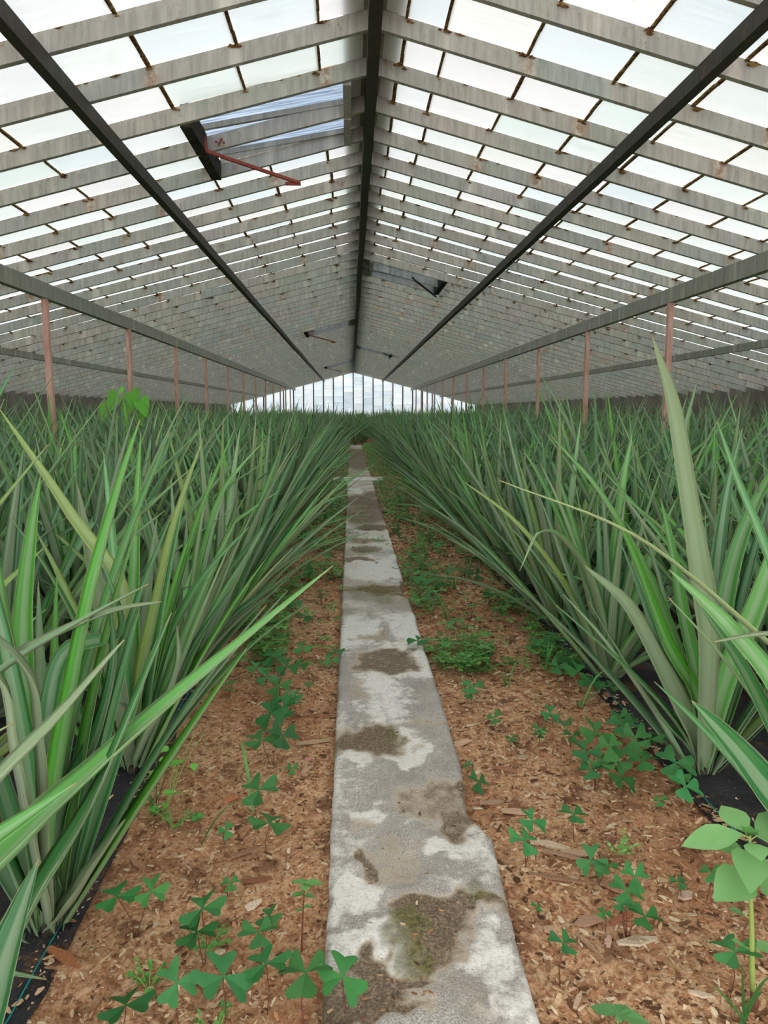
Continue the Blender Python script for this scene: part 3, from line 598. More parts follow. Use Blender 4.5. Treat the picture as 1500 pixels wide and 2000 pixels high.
HUES = [(0.10, 0.33, 0.08), (0.075, 0.26, 0.085), (0.05, 0.18, 0.08), (0.15, 0.40, 0.11), (0.13, 0.42, 0.065), (0.28, 0.42, 0.13), (0.22, 0.36, 0.19), (0.09, 0.30, 0.105), (0.12, 0.31, 0.14)]
def rand_leaf(b, az, tilt, ln, width, segs, across, axis=(0, 0), bend=0.25, origin=(0, 0, 0)):
    ca, sa = math.cos(az), math.sin(az); r0 = 0.016 + 0.034*min(1, tilt/0.8); p = Vector(origin) + Vector((ca*r0, sa*r0, U(-0.005, 0.03))); pts = [tuple(p)]; side = U(-0.12, 0.12)
    n = 5
    for i in range(n):
        v = (i+1)/n; ti = tilt + bend*v**1.8; aa = az + side*v
        p = p + Vector((math.cos(aa)*math.sin(ti), math.sin(aa)*math.sin(ti), math.cos(ti)))*ln/n; pts.append(tuple(p))
    h = random.choice(HUES); f = U(0.7, 1.25)
    leaf_into(b, pts, width, (origin[0], origin[1]), segs, across, (h[0]*f, h[1]*f, h[2]*f), vee=U(0.2, 0.42), twist=U(-0.5, 0.5), seed=U(0, 60), taper=U(1.3, 2.0))
def rosette(nl, segs, across, outer, heart, scale=1.0, skip=None, origin=(0, 0, 0)):
    """fills outer (the long ageing leaves) and heart (the young upright ones)"""
    az = U(0, 6.28)
    for i in range(nl):
        t = i/(nl-1); az += 2.39996 + U(-0.2, 0.2)
        tilt = math.radians(5 + 50*t**0.9 + U(-6, 9)); ln = (1.16 + 0.14*math.sin(t*3.1) - 0.45*t**3 + U(-0.14, 0.14))*scale
        if i < 5: ln *= 0.72+0.05*i
        if skip and skip(az, tilt): continue
        rand_leaf(heart if t < 0.22 else outer, az, tilt, ln, U(0.055, 0.074)*scale, segs, across, bend=U(-0.1, 0.6)*(0.3+t), origin=origin)
def stem_mesh(name):
    b = MB(); b.tube([(0, 0, -0.01), (0, 0, 0.02), (0, 0, 0.03)], [0.020, 0.020, 0.012], 8); return b.mesh(name, M['dark'], True)
stem_me = stem_mesh('stem')
near_me = []
for q in range(9):
    o_, h_ = MB(), MB(); rosette(38, 10, 4, o_, h_, U(0.95, 1.05)); near_me.append((o_.mesh('outer_leaves', M['leaf'], True), h_.mesh('heart_leaves', M['leaf'], True)))
mid_me = []
for q in range(8):
    o_ = MB(); rosette(34, 6, 2, o_, o_, U(0.95, 1.06)); mid_me.append(o_.mesh('pineapple_plant', M['leaf'], True))

spots = []
for side, x0 in ((-1, -0.735), (1, 1.15)):
    for c in range(9):
        x = x0 + side*0.66*c; yst = (1.57 if side < 0 else 1.38) + (0.42 if c % 2 else 0)
        if c: yst -= 0.8
        y = yst
        while y < 38.6:
            if XL_WALL+0.75 < x < XR_WALL-0.75: spots.append((side, c, x + U(-0.05, 0.05)*(c > 0), y + U(-0.07, 0.07)))
            y += 0.81 if side < 0 else 0.87
for y in [26.3+0.8*q for q in range(15)]:
    for c, x in enumerate((-0.12, 0.42)): spots.append((0, c, x + (0.0 if y > 26.4 else 0.26), y)) if (y > 26.4 or c == 0) else None
def visible(x, y):
    v = Vector((x, y, 0.7)) - EYE; z = v.dot(fwd)
    return z > 0.15 and abs(v.dot(rgt)) < z*0.52 + 1.0
spots = [s for s in spots if visible(s[2], s[3]) and (s[2]**2+s[3]**2) > 1.2]
HERO = {
 'off': ((-0.73, 0.8), 'pineapple plant at the bottom left corner whose long leaf crosses to the path', [([(0.0, 0.0, 0.015), (0.024, 0.361, 0.282), (0.14, 0.487, 0.418), (0.239, 0.564, 0.505), (0.416, 0.677, 0.644), (0.688, 0.82, 0.849)], 0.109, (0.16, 0.4, 0.12), (-0.5, -0.2, 0.75)), ([(0.0, 0.0, 0.015), (0.034, 0.256, 0.35), (0.117, 0.364, 0.545), (0.22, 0.435, 0.661), (0.322, 0.5, 0.785)], 0.087, (0.28, 0.37, 0.22), (-0.6, -0.2, 0.7)), ([(0.0, 0.0, 0.015), (0.1, 0.31, 0.164), (0.158, 0.43, 0.312), (0.245, 0.54, 0.471), (0.358, 0.7, 0.779)], 0.123, (0.07, 0.25, 0.08), (-0.6, -0.3, 0.6)), ([(0.0, 0.0, 0.015), (0.127, 0.066, 0.132), (0.22, 0.134, 0.327), (0.248, 0.165, 0.433), (0.282, 0.2, 0.557)], 0.123, (0.035, 0.15, 0.05), (-0.3, -0.6, 0.6)), ([(0.0, 0.0, 0.015), (-0.0, 0.178, 0.254), (0.031, 0.271, 0.424), (0.116, 0.324, 0.481), (0.263, 0.4, 0.567)], 0.087, (0.1, 0.31, 0.08), None)]),
 'A': ((-0.7, 1.588), 'big pineapple plant with base at lower left, second silvery clump from the corner', [([(0.0, 0.0, 0.015), (0.063, -0.022, 0.091), (0.129, -0.051, 0.196), (0.213, -0.088, 0.327)], 0.066, (0.28, 0.37, 0.22), (-0.6, -0.3, 0.8)), ([(0.0, 0.0, 0.015), (0.014, 0.029, 0.273), (0.089, 0.075, 0.682), (0.158, 0.107, 0.961), (0.22, 0.132, 1.171)], 0.07, (0.1, 0.35, 0.055), (-0.5, -0.7, 0.3)), ([(0.0, 0.0, 0.015), (0.015, 0.116, 0.353), (0.056, 0.19, 0.581), (0.141, 0.285, 0.883), (0.231, 0.362, 1.138)], 0.06, (0.1, 0.31, 0.08), (-0.5, -0.7, 0.3)), ([(0.0, 0.0, 0.015), (0.029, -0.078, 0.276), (0.074, -0.171, 0.551), (0.092, -0.227, 0.698), (0.05, -0.288, 0.816)], 0.084, (0.28, 0.37, 0.22), (1, 0.5, 0.2)), ([(0.0, 0.0, 0.015), (0.011, -0.069, 0.211), (0.039, -0.197, 0.532), (0.065, -0.272, 0.696), (0.03, -0.338, 0.796)], 0.078, (0.28, 0.37, 0.22), (1, 0.5, 0.2)), ([(0.0, 0.0, 0.015), (-0.019, 0.084, 0.37), (0.015, 0.14, 0.612), (0.145, 0.174, 0.663), (0.092, 0.212, 0.832)], 0.054, (0.07, 0.25, 0.08), None), ([(0.0, 0.0, 0.015), (0.021, 0.054, 0.258), (0.098, 0.095, 0.426), (0.137, 0.132, 0.6), (0.122, 0.162, 0.743)], 0.06, (0.035, 0.15, 0.05), None), ([(0.0, 0.0, 0.015), (-0.076, 0.131, 0.348), (-0.115, 0.233, 0.635), (-0.116, 0.302, 0.842), (-0.104, 0.362, 1.026)], 0.07, (0.1, 0.35, 0.055), (0, -1, 0.2))]),
 'B': ((-0.73, 2.35), 'pineapple plant left of the path beside the grass tuft', [([(0.0, 0.0, 0.015), (0.039, 0.0, 0.293), (0.108, 0.0, 0.584), (0.176, 0.0, 0.85), (0.268, 0.0, 1.106)], 0.067, (0.3, 0.42, 0.13), (-0.5, -0.7, 0.3)), ([(0.0, 0.0, 0.015), (0.064, 0.065, 0.303), (0.128, 0.121, 0.552), (0.211, 0.184, 0.84), (0.33, 0.25, 1.135)], 0.049, (0.1, 0.35, 0.055), (-0.4, -0.7, 0.3)), ([(0.0, 0.0, 0.015), (0.005, 0.048, 0.221), (-0.006, 0.117, 0.519), (-0.002, 0.193, 0.858), (0.006, 0.25, 1.118)], 0.054, (0.1, 0.35, 0.055), (0, -1, 0.2)), ([(0.0, 0.0, 0.015), (0.048, 0.042, 0.187), (0.111, 0.096, 0.416), (0.228, 0.152, 0.632), (0.376, 0.2, 0.792)], 0.063, (0.07, 0.25, 0.08), (-0.5, -0.6, 0.4)), ([(0.0, 0.0, 0.015), (0.072, 0.012, 0.164), (0.158, 0.024, 0.316), (0.219, 0.034, 0.435), (0.339, 0.05, 0.62)], 0.054, (0.035, 0.15, 0.05), (-0.5, -0.6, 0.4)), ([(0.0, 0.0, 0.015), (-0.023, -0.04, 0.292), (-0.048, -0.088, 0.609), (-0.065, -0.12, 0.808), (-0.075, -0.15, 0.981)], 0.065, (0.28, 0.37, 0.22), (0.4, -0.8, 0.3)), ([(0.0, 0.0, 0.015), (0.067, -0.037, 0.15), (0.138, -0.071, 0.268), (0.193, -0.113, 0.417), (0.199, -0.15, 0.551)], 0.054, (0.1, 0.31, 0.08), None)]),
 'C': ((-0.762, 3.21), 'pineapple plant left of the path with a dark broad leaf pointing at the slab', [([(0.0, 0.0, 0.015), (0.103, -0.041, 0.113), (0.242, -0.112, 0.306), (0.371, -0.166, 0.419), (0.465, -0.21, 0.516)], 0.067, (0.035, 0.15, 0.05), (-0.4, -0.4, 0.7)), ([(0.0, 0.0, 0.015), (0.086, -0.002, 0.17), (0.184, -0.005, 0.426), (0.3, -0.007, 0.586), (0.437, -0.01, 0.766)], 0.059, (0.07, 0.25, 0.08), (-0.4, -0.5, 0.6)), ([(0.0, 0.0, 0.015), (0.068, -0.003, 0.311), (0.122, -0.005, 0.587), (0.219, -0.007, 0.856), (0.4, -0.01, 1.076)], 0.059, (0.16, 0.4, 0.12), (-0.4, -0.5, 0.6)), ([(0.0, 0.0, 0.015), (0.123, -0.083, 0.15), (0.231, -0.176, 0.313), (0.333, -0.269, 0.468), (0.361, -0.31, 0.54)], 0.054, (0.1, 0.35, 0.055), (-0.4, -0.5, 0.6))]),
 'A2': ((-1.4, 1.75), 'pineapple plant in the second left row at the left picture edge', [([(0.0, 0.0, 0.015), (0.569, 0.108, 0.391), (0.801, 0.162, 0.672), (0.655, 0.205, 0.938), (0.475, 0.25, 1.204)], 0.054, (0.3, 0.42, 0.13), (0.5, -0.8, 0.3)), ([(0.0, 0.0, 0.015), (0.506, -0.055, 0.54), (0.623, -0.068, 0.629), (0.832, -0.087, 0.73), (0.97, -0.1, 0.764)], 0.049, (0.28, 0.37, 0.22), (-0.2, -0.3, 0.9))]),
 'RB': ((1.15, 2.25), 'big pineapple plant on the right with the tallest upright leaf', [([(0.0, 0.0, 0.015), (-0.093, -0.153, 0.521), (-0.192, -0.252, 0.806), (-0.338, -0.406, 1.178), (-0.441, -0.5, 1.366)], 0.094, (0.28, 0.37, 0.22), (0.2, -1, 0.1)), ([(0.0, 0.0, 0.015), (-0.06, 0.0, 0.283), (-0.178, 0.0, 0.592), (-0.364, 0.0, 0.913), (-0.539, 0.0, 1.116)], 0.06, (0.16, 0.4, 0.12), (0.6, -0.5, 0.4)), ([(0.0, 0.0, 0.015), (-0.054, -0.018, 0.169), (-0.178, -0.046, 0.388), (-0.305, -0.075, 0.597), (-0.454, -0.1, 0.732)], 0.09, (0.28, 0.37, 0.22), (0.4, -0.9, 0.3)), ([(0.0, 0.0, 0.015), (-0.074, -0.009, 0.148), (-0.178, -0.019, 0.276), (-0.322, -0.032, 0.419), (-0.521, -0.05, 0.598)], 0.05, (0.07, 0.25, 0.08), (0.5, -0.3, 0.8)), ([(0.0, 0.0, 0.015), (0.051, 0.046, 0.369), (0.103, 0.085, 0.67), (0.191, 0.117, 0.903), (0.333, 0.15, 1.121)], 0.07, (0.1, 0.31, 0.08), (-0.5, -0.7, 0.3)), ([(0.0, 0.0, 0.015), (0.056, -0.014, 0.339), (0.132, -0.027, 0.595), (0.191, -0.038, 0.826), (0.264, -0.05, 1.05)], 0.074, (0.16, 0.4, 0.12), (-0.5, -0.7, 0.3)), ([(0.0, 0.0, 0.015), (0.041, 0.078, 0.358), (0.084, 0.152, 0.69), (0.131, 0.204, 0.928), (0.195, 0.25, 1.135)], 0.06, (0.035, 0.15, 0.05), (-0.2, -0.9, 0.2)), ([(0.0, 0.0, 0.015), (-0.043, -0.015, 0.306), (-0.115, -0.029, 0.566), (-0.163, -0.041, 0.765), (-0.208, -0.05, 0.926)], 0.06, (0.1, 0.31, 0.08), (0.2, -0.9, 0.2)), ([(0.0, 0.0, 0.015), (-0.037, -0.024, 0.258), (-0.168, -0.05, 0.473), (-0.291, -0.082, 0.742), (-0.366, -0.1, 0.887)], 0.06, (0.1, 0.35, 0.055), (0.4, -0.8, 0.2)), ([(0.0, 0.0, 0.015), (-0.055, 0.008, 0.104), (-0.124, 0.015, 0.173), (-0.229, 0.028, 0.327), (-0.384, 0.05, 0.581)], 0.048, (0.035, 0.15, 0.05), (0.5, -0.3, 0.8))]),
 'RC': ((1.152, 3.157), 'pineapple plant right of the path with one leaf arched over, behind the big one', [([(0.0, 0.0, 0.015), (-0.057, -0.09, 0.236), (-0.176, -0.216, 0.517), (-0.329, -0.318, 0.696), (-0.434, -0.369, 0.72), (-0.521, -0.457, 0.595)], 0.054, (0.1, 0.35, 0.055), None), ([(0.0, 0.0, 0.015), (-0.097, -0.01, 0.189), (-0.25, -0.026, 0.474), (-0.463, -0.043, 0.727), (-0.677, -0.057, 0.895)], 0.059, (0.3, 0.42, 0.13), (0.5, -0.4, 0.7)), ([(0.0, 0.0, 0.015), (-0.066, -0.04, 0.314), (-0.203, -0.083, 0.598), (-0.357, -0.13, 0.89), (-0.453, -0.157, 1.04)], 0.054, (0.1, 0.31, 0.08), (0.4, -0.7, 0.4)), ([(0.0, 0.0, 0.015), (0.0, -0.015, 0.306), (-0.005, -0.029, 0.586), (0.01, -0.045, 0.88), (0.04, -0.057, 1.099)], 0.065, (0.16, 0.4, 0.12), (0, -0.9, 0.2)), ([(0.0, 0.0, 0.015), (-0.119, -0.01, 0.142), (-0.269, -0.025, 0.359), (-0.46, -0.044, 0.593), (-0.599, -0.057, 0.752)], 0.049, (0.035, 0.15, 0.05), (0.4, -0.4, 0.7))]),
 'roff': ((1.17, 1.4), 'pineapple plant at the right edge with broad dark leaf above the pale weed', [([(0.0, 0.0, 0.015), (-0.14, 0.015, 0.3), (-0.286, 0.032, 0.602), (-0.399, 0.041, 0.749), (-0.524, 0.05, 0.87)], 0.078, (0.16, 0.4, 0.12), (0.35, -0.8, 0.4)), ([(0.0, 0.0, 0.015), (-0.118, -0.024, 0.255), (-0.306, -0.046, 0.398), (-0.43, -0.065, 0.54), (-0.525, -0.08, 0.644)], 0.115, (0.035, 0.15, 0.05), (0.25, -0.8, 0.6)), ([(0.0, 0.0, 0.015), (-0.126, 0.032, 0.277), (-0.249, 0.058, 0.465), (-0.339, 0.08, 0.641), (-0.436, 0.1, 0.788)], 0.074, (0.07, 0.25, 0.08), (0.35, -0.8, 0.4)), ([(0.0, 0.0, 0.015), (-0.099, 0.0, 0.467), (-0.227, 0.0, 0.701), (-0.326, 0.0, 0.745), (-0.446, 0.0, 0.734)], 0.047, (0.28, 0.37, 0.22), None)]),
 'r2': ((1.81, 1.9), 'pineapple plant in the second right row with a long yellowish arching leaf', [([(0.0, 0.0, 0.015), (-0.45, 0.016, 0.382), (-0.663, 0.024, 0.553), (-1.031, 0.037, 0.847), (-1.415, 0.05, 1.008)], 0.049, (0.3, 0.42, 0.13), (0.4, -0.1, 1)), ([(0.0, 0.0, 0.015), (-0.523, 0.099, 0.473), (-0.611, 0.141, 0.766), (-0.698, 0.174, 0.985), (-0.757, 0.2, 1.161)], 0.054, (0.07, 0.25, 0.08), (0.4, -0.8, 0.2))]),
}
HERO_SPOTS = [v[0] for v in HERO.values()]
for key, ((hx, hy), lb, leaves) in HERO.items():
    e = empty('pineapple_plant', (hx, hy, 0.010)); tag(e, lb, 'plant', 'large foreground pineapple plants')
    for pts, wd, hue, hint in leaves:
        b = MB(); leaf_into(b, pts, wd, (0, 0), 26, 6, hue, vee=U(0.22, 0.45), twist=U(-0.15, 0.15), seed=U(0, 60), hint=hint, wav=0.05, taper=1.9, base_w=0.55)
        b.build('leaf', M['leaf'], e, smooth=True)
    b = MB(); hb = MB(); nl = {'off': 0, 'A': 14, 'B': 20, 'C': 26, 'A2': 22, 'RB': 16, 'RC': 26, 'roff': 8, 'r2': 22}[key]
    for i in range(nl):
        az = i*2.39996 + hx*9; t = i/nl
        toward = math.cos(az - math.atan2(-hy, -hx))
        if hy < 2.4 and toward > 0.35: az += math.pi*0.8
        rand_leaf(b if t > 0.25 else hb, az, math.radians(6+44*t+U(-4, 5)), U(0.85, 1.12)-0.25*t, U(0.05, 0.064), 14, 4, bend=U(0, 0.4))
    if not nl: continue
    b.build('outer_leaves', M['leaf'], e, smooth=True); hb.build('heart_leaves', M['leaf'], e, smooth=True); child('stem', stem_me, e)

keep = [s for s in spots if not any(math.hypot(s[2]-hx, s[3]-hy) < 0.38 for hx, hy in HERO_SPOTS)]
keep.sort(key=lambda s: math.hypot(s[2], s[3]))
ROW = ['row along the path edge', 'second row from the path', 'third row from the path', 'fourth row from the path', 'fifth row from the path', 'sixth row from the path', 'seventh row from the path', 'eighth row from the path', 'outermost row by the wall']
N_NEAR = 110; N_IND = 300-len(HERO_SPOTS)
far = MB(); cnt = {}
for n, (side, c, x, y) in enumerate(keep):
    sd = 'left' if side < 0 else 'right'
    if n < N_IND:
        rz = U(0, 6.28); sc = U(0.97, 1.15) if c else U(0.94, 1.04); key = (side, c); cnt[key] = cnt.get(key, 0)+1
        if side == 0: lb, gp = 'pineapple plants closing off the far end of the concrete path', 'plants at the end of the path'
        elif c == 0 and cnt[key] <= 4: lb, gp = f'pineapple plant {["first", "second", "third", "fourth"][cnt[key]-1]} in line behind the big {sd} foreground plants, at the path edge', f'pineapple plants of the {sd} path edge row'
        else: lb, gp = f'spiky pineapple plant in the {sd} bed, {ROW[c]}', f'{sd} bed pineapple plants, {ROW[c]}'
        lean = 0.10 if c == 0 else 0.0
        if n < N_NEAR:
            e = empty('pineapple_plant', (x, y, 0.012), rz); e.scale = (sc, sc, sc)
            a, h2 = near_me[n % 9]; child('outer_leaves', a, e); child('heart_leaves', h2, e); child('stem', stem_me, e)
        else:
            e = bpy.data.objects.new('pineapple_plant', mid_me[n % 8]); col.objects.link(e); e.location = (x, y, 0.012); e.rotation_euler = (0, 0, rz); e.scale = (sc, sc, sc)
        tag(e, lb, 'plant', gp)
    else:
        az = U(0, 6.28)
        for i in range(26):
            t = i/25; az += 2.4
            rand_leaf(far, az, math.radians(5+42*t+U(-4, 6)), 1.2+U(-0.14, 0.12)-0.3*t**3, 0.062, 4, 2, bend=U(0, 0.4)*t, origin=(x, y, 0))
tag(far.build('distant_pineapple_plants', M['leaf'], smooth=True), 'mass of distant pineapple plants filling both beds towards the far gable', 'plants', kind='stuff')

OXALIS = [[(-0.425, 1.26, 0.11, 0.1)], [(-0.34, 1.302, 0.12, 0.084)], [(-0.252, 1.307, 0.12, 0.109)], [(-0.173, 1.337, 0.12, 0.091)], [(-0.093, 1.295, 0.13, 0.103)], [(-0.023, 1.297, 0.12, 0.089)], [(-0.537, 1.575, 0.1, 0.093), (-0.457, 1.561, 0.12, 0.069)], [(-0.333, 1.512, 0.12, 0.096), (-0.339, 1.479, 0.09, 0.089)], [(-0.206, 1.473, 0.09, 0.08), (-0.189, 1.522, 0.09, 0.057)], [(-0.228, 1.885, 0.1, 0.104)], [(-0.276, 2.051, 0.1, 0.128)], [(-0.309, 2.387, 0.1, 0.13), (-0.237, 2.394, 0.11, 0.104)], [(-0.302, 2.647, 0.08, 0.115), (-0.263, 2.693, 0.08, 0.097)], [(-0.307, 1.718, 0.04, 0.051)], [(-0.358, 1.949, 0.04, 0.043)], [(-0.446, 2.001, 0.05, 0.038)], [(0.436, 1.75, 0.11, 0.081), (0.482, 1.839, 0.11, 0.069)], [(0.617, 1.915, 0.08, 0.079)], [(0.435, 1.387, 0.11, 0.066)], [(0.609, 1.732, 0.06, 0.072), (0.641, 1.709, 0.06, 0.065)], [(0.624, 1.531, 0.12, 0.073), (0.602, 1.502, 0.11, 0.052), (0.643, 1.471, 0.1, 0.068), (0.663, 1.586, 0.12, 0.06)], [(0.77, 1.33, 0.12, 0.088)], [(0.583, 1.559, 0.05, 0.036)], [(0.44, 1.612, 0.03, 0.032)], [(0.827, 2.352, 0.12, 0.104), (0.75, 2.222, 0.12, 0.099), (0.777, 2.153, 0.11, 0.08), (0.741, 2.141, 0.1, 0.088), (0.837, 2.255, 0.12, 0.084)], [(0.954, 2.454, 0.1, 0.109), (0.96, 2.35, 0.1, 0.105), (0.854, 2.228, 0.08, 0.099)], [(0.944, 2.241, 0.08, 0.1), (0.856, 2.184, 0.05, 0.082)], [(1.026, 2.179, 0.1, 0.114), (1.017, 2.083, 0.07, 0.094), (1.033, 2.154, 0.07, 0.065)], [(1.004, 2.328, 0.1, 0.086), (1.038, 2.347, 0.1, 0.07)], [(0.781, 2.466, 0.06, 0.073), (0.775, 2.53, 0.08, 0.065)], [(1.03, 3.543, 0.09, 0.128), (0.916, 3.4, 0.09, 0.123)], [(0.989, 3.225, 0.08, 0.129), (0.984, 3.057, 0.08, 0.111), (0.913, 3.125, 0.08, 0.091)], [(1.0, 2.932, 0.08, 0.107), (1.055, 2.872, 0.08, 0.084)], [(0.996, 2.542, 0.09, 0.094)], [(0.496, 2.923, 0.07, 0.117)], [(0.322, 3.523, 0.08, 0.106)], [(0.489, 3.27, 0.06, 0.083)], [(0.404, 2.225, 0.03, 0.063)], [(0.537, 2.656, 0.05, 0.07)], [(0.388, 2.331, 0.03, 0.034)], [(0.576, 2.52, 0.03, 0.056)], [(0.763, 2.693, 0.04, 0.067)], [(0.572, 3.944, 0.06, 0.096)], [(0.608, 3.337, 0.06, 0.082)], [(-0.374, 3.322, 0.08, 0.1), (-0.291, 3.179, 0.08, 0.1)], [(-0.37, 3.081, 0.07, 0.088), (-0.431, 3.213, 0.07, 0.083)], [(-0.238, 3.421, 0.09, 0.088)], [(-0.309, 3.014, 0.06, 0.095)], [(-0.185, 3.02, 0.06, 0.056)], [(-0.08, 3.428, 0.06, 0.083), (-0.103, 3.34, 0.05, 0.081)], [(-0.239, 3.247, 0.06, 0.07)], [(-0.236, 2.894, 0.05, 0.063)], [(-0.325, 5.323, 0.08, 0.127), (-0.358, 4.986, 0.08, 0.119)], [(-0.292, 6.278, 0.08, 0.176), (-0.395, 6.543, 0.08, 0.165)], [(-0.256, 7.953, 0.09, 0.2), (-0.404, 8.165, 0.09, 0.205)], [(-0.347, 4.373, 0.06, 0.105)], [(-0.267, 4.085, 0.06, 0.104)], [(-0.187, 5.705, 0.08, 0.136)], [(-0.097, 6.471, 0.09, 0.154)], [(0.46, 4.226, 0.12, 0.132), (0.46, 4.696, 0.12, 0.12)], [(0.743, 3.288, 0.05, 0.067)], [(0.871, 4.468, 0.07, 0.115)], [(0.927, 4.278, 0.07, 0.123), (0.847, 4.108, 0.07, 0.106)], [(0.71, 5.188, 0.08, 0.125)], [(0.866, 5.012, 0.08, 0.121)], [(0.74, 6.232, 0.08, 0.15)], [(0.936, 2.075, 0.03, 0.047)], [(-0.259, 1.352, 0.02, 0.027)], [(0.881, 1.647, 0.08, 0.057)], [(0.807, 1.664, 0.05, 0.043)], [(-0.203, 2.341, 0.02, 0.041)], [(0.969, 2.52, 0.1, 0.082)]]
def leaflet(b, o, az, size, fold=0.15, droop=0.1, c=(1, 1, 1, 1), shape='sorrel', tilt=(0, 0)):
    """one leaflet as a shallow folded blade; sorrel = wedge with a notched end, oval = rounded with a point"""
    ca, sa = math.cos(az), math.sin(az); n = len(b.v)
    if shape == 'sorrel': out = [(0.0, 0.02), (0.30, 0.23), (0.62, 0.46), (0.84, 0.60), (0.96, 0.57), (1.03, 0.42), (0.98, 0.22), (0.86, 0.0)]
    elif shape == 'oval': out = [(0.0, 0.02), (0.12, 0.22), (0.32, 0.38), (0.55, 0.40), (0.76, 0.27), (0.92, 0.12), (1.0, 0.04), (1.04, 0.0)]
    elif shape == 'long': out = [(0.0, 0.02), (0.14, 0.10), (0.32, 0.20), (0.52, 0.23), (0.72, 0.17), (0.88, 0.09), (0.97, 0.03), (1.02, 0.0)]
    else: out = [(0.0, 0.03), (0.02, 0.34), (0.20, 0.50), (0.45, 0.47), (0.70, 0.30), (0.88, 0.13), (0.97, 0.05), (1.0, 0.0)]
    mid = out[-1][0]; L = []
    for (x, y) in out:
        for s in ((0,) if y == 0 else (1, 0, -1)):
            yy = y*s; mx = min(x, mid) if s == 0 else x
            z = abs(yy)*fold*size*2 - droop*size*mx*mx; lx, ly = mx*size, yy*size
            gx_, gy_ = lx*ca-ly*sa, lx*sa+ly*ca
            L.append((o[0]+gx_, o[1]+gy_, o[2]+z+gx_*tilt[0]+gy_*tilt[1]))
    b.v += L; b.c += [c]*len(L)
    for i in range(len(out)-2):
        m = n+3*i; b.f += [(m, m+1, m+4, m+3), (m+1, m+2, m+5, m+4)]
    m = n+3*(len(out)-2); b.f += [(m, m+1, m+3), (m+1, m+2, m+3)]
def trefoil(b, o, size, az=None, c=None, tilt=None, fold=None):
    az = U(0, 6.28) if az is None else az; f = U(0.65, 1.35); c = c or (f*U(0.8, 1.4), f, f*U(0.7, 1.1), 1); tilt = tilt or (U(-0.3, 0.3), U(-0.3, 0.3))
    for q in range(3): leaflet(b, o, az + q*2.094 + U(-0.12, 0.12), size*0.5*U(0.9, 1.05), fold if fold is not None else U(0.05, 0.2), U(0, 0.25), c, 'sorrel', tilt)
def blade(b, p0, p1, sag, wd, c=(1, 1, 1, 1), n=8):
    p0 = Vector(p0); p1 = Vector(p1); m = len(b.v); r = (p1-p0).cross(Vector((0, 0, 1)))
    r = r.normalized() if r.length > 1e-5 else Vector((1, 0, 0))
    for i in range(n+1):
        t = i/n; p = p0.lerp(p1, t) + Vector((0, 0, sag*4*t*(1-t))); w2 = wd/2*(1-t**2)*min(1, 0.5+3*t)+0.0003
        b.v += [tuple(p-r*w2+Vector((0, 0, w2*0.5))), tuple(p), tuple(p+r*w2+Vector((0, 0, w2*0.5)))]; b.c += [c]*3
    for i in range(n): q = m+3*i; b.f += [(q, q+1, q+4, q+3), (q+1, q+2, q+5, q+4)]
def sorrel(leaves, lb, gp=None):
    xm = sum(l[0] for l in leaves)/len(leaves); ym = sum(l[1] for l in leaves)/len(leaves)
    bx, by = xm+U(-0.006, 0.006), ym+U(-0.005, 0.012); e = empty('wood_sorrel', (bx, by, hgt(bx, by) if -0.65 < bx < 1.05 else 0.014)); z0 = e.location.z
    tag(e, lb, 'weed', gp)
    for (x, y, z, s) in leaves:
        b = MB(); trefoil(b, (x-bx, y-by, z), min(s, 0.115), tilt=(U(-0.35, 0.35), U(-0.1, 0.65))); b.build('leaf', M['oxalis'], e)
        t = MB(); k2 = U(-0.01, 0.01)
        t.tube([(U(-.004, .004), U(-.004, .004), -0.006), ((x-bx)*0.3+k2, (y-by)*0.3, z*0.45), ((x-bx)*0.8, (y-by)*0.8, z*0.85), (x-bx, y-by, z)], 0.0011, 5); t.build('stem', M['red_stem'], e, smooth=True)
    return e
def where(x, y, n):
    d = 'very near' if y < 1.55 else 'near' if y < 2.2 else 'middling near' if y < 3.3 else 'farther off'
    s = 'left' if x < 0.15 else 'right'
    edge = abs(x+0.06) if s == 'left' else abs(x-0.36)
    p = f'beside the {s} concrete edge' if edge < 0.16 else f'amid the {s} mulch' if edge < 0.42 else f'by the {s} ground cloth'
    k2 = 'four-leaved clump of wood sorrel' if n > 3 else 'pair of wood sorrel leaves' if n == 2 else 'wood sorrel sprig of three leaves' if n == 3 else 'single wood sorrel leaf'
    return f'{k2} {p}, {d}', s
seen = {}
FRONT = ['leftmost of the row of big wood sorrel leaves at the picture bottom', 'second big wood sorrel leaf from the left in the bottom row', 'third and broadest wood sorrel leaf of the bottom row',
         'fourth wood sorrel leaf of the bottom row, partly under its neighbours', 'fifth wood sorrel leaf of the bottom row, beside the concrete', 'wood sorrel leaf overhanging the concrete edge at the bottom',
         'pair of wood sorrel leaves side by side at lower left, nearest the left ground cloth', 'wood sorrel with one leaf stacked over another, beside the ferny sprig at lower left']
for n, lv in enumerate(OXALIS):
    if n < len(FRONT): sorrel(lv, FRONT[n]); continue
    lb, s = where(lv[0][0], lv[0][1], len(lv)); sorrel(lv, lb, f'wood sorrel: {lb}')
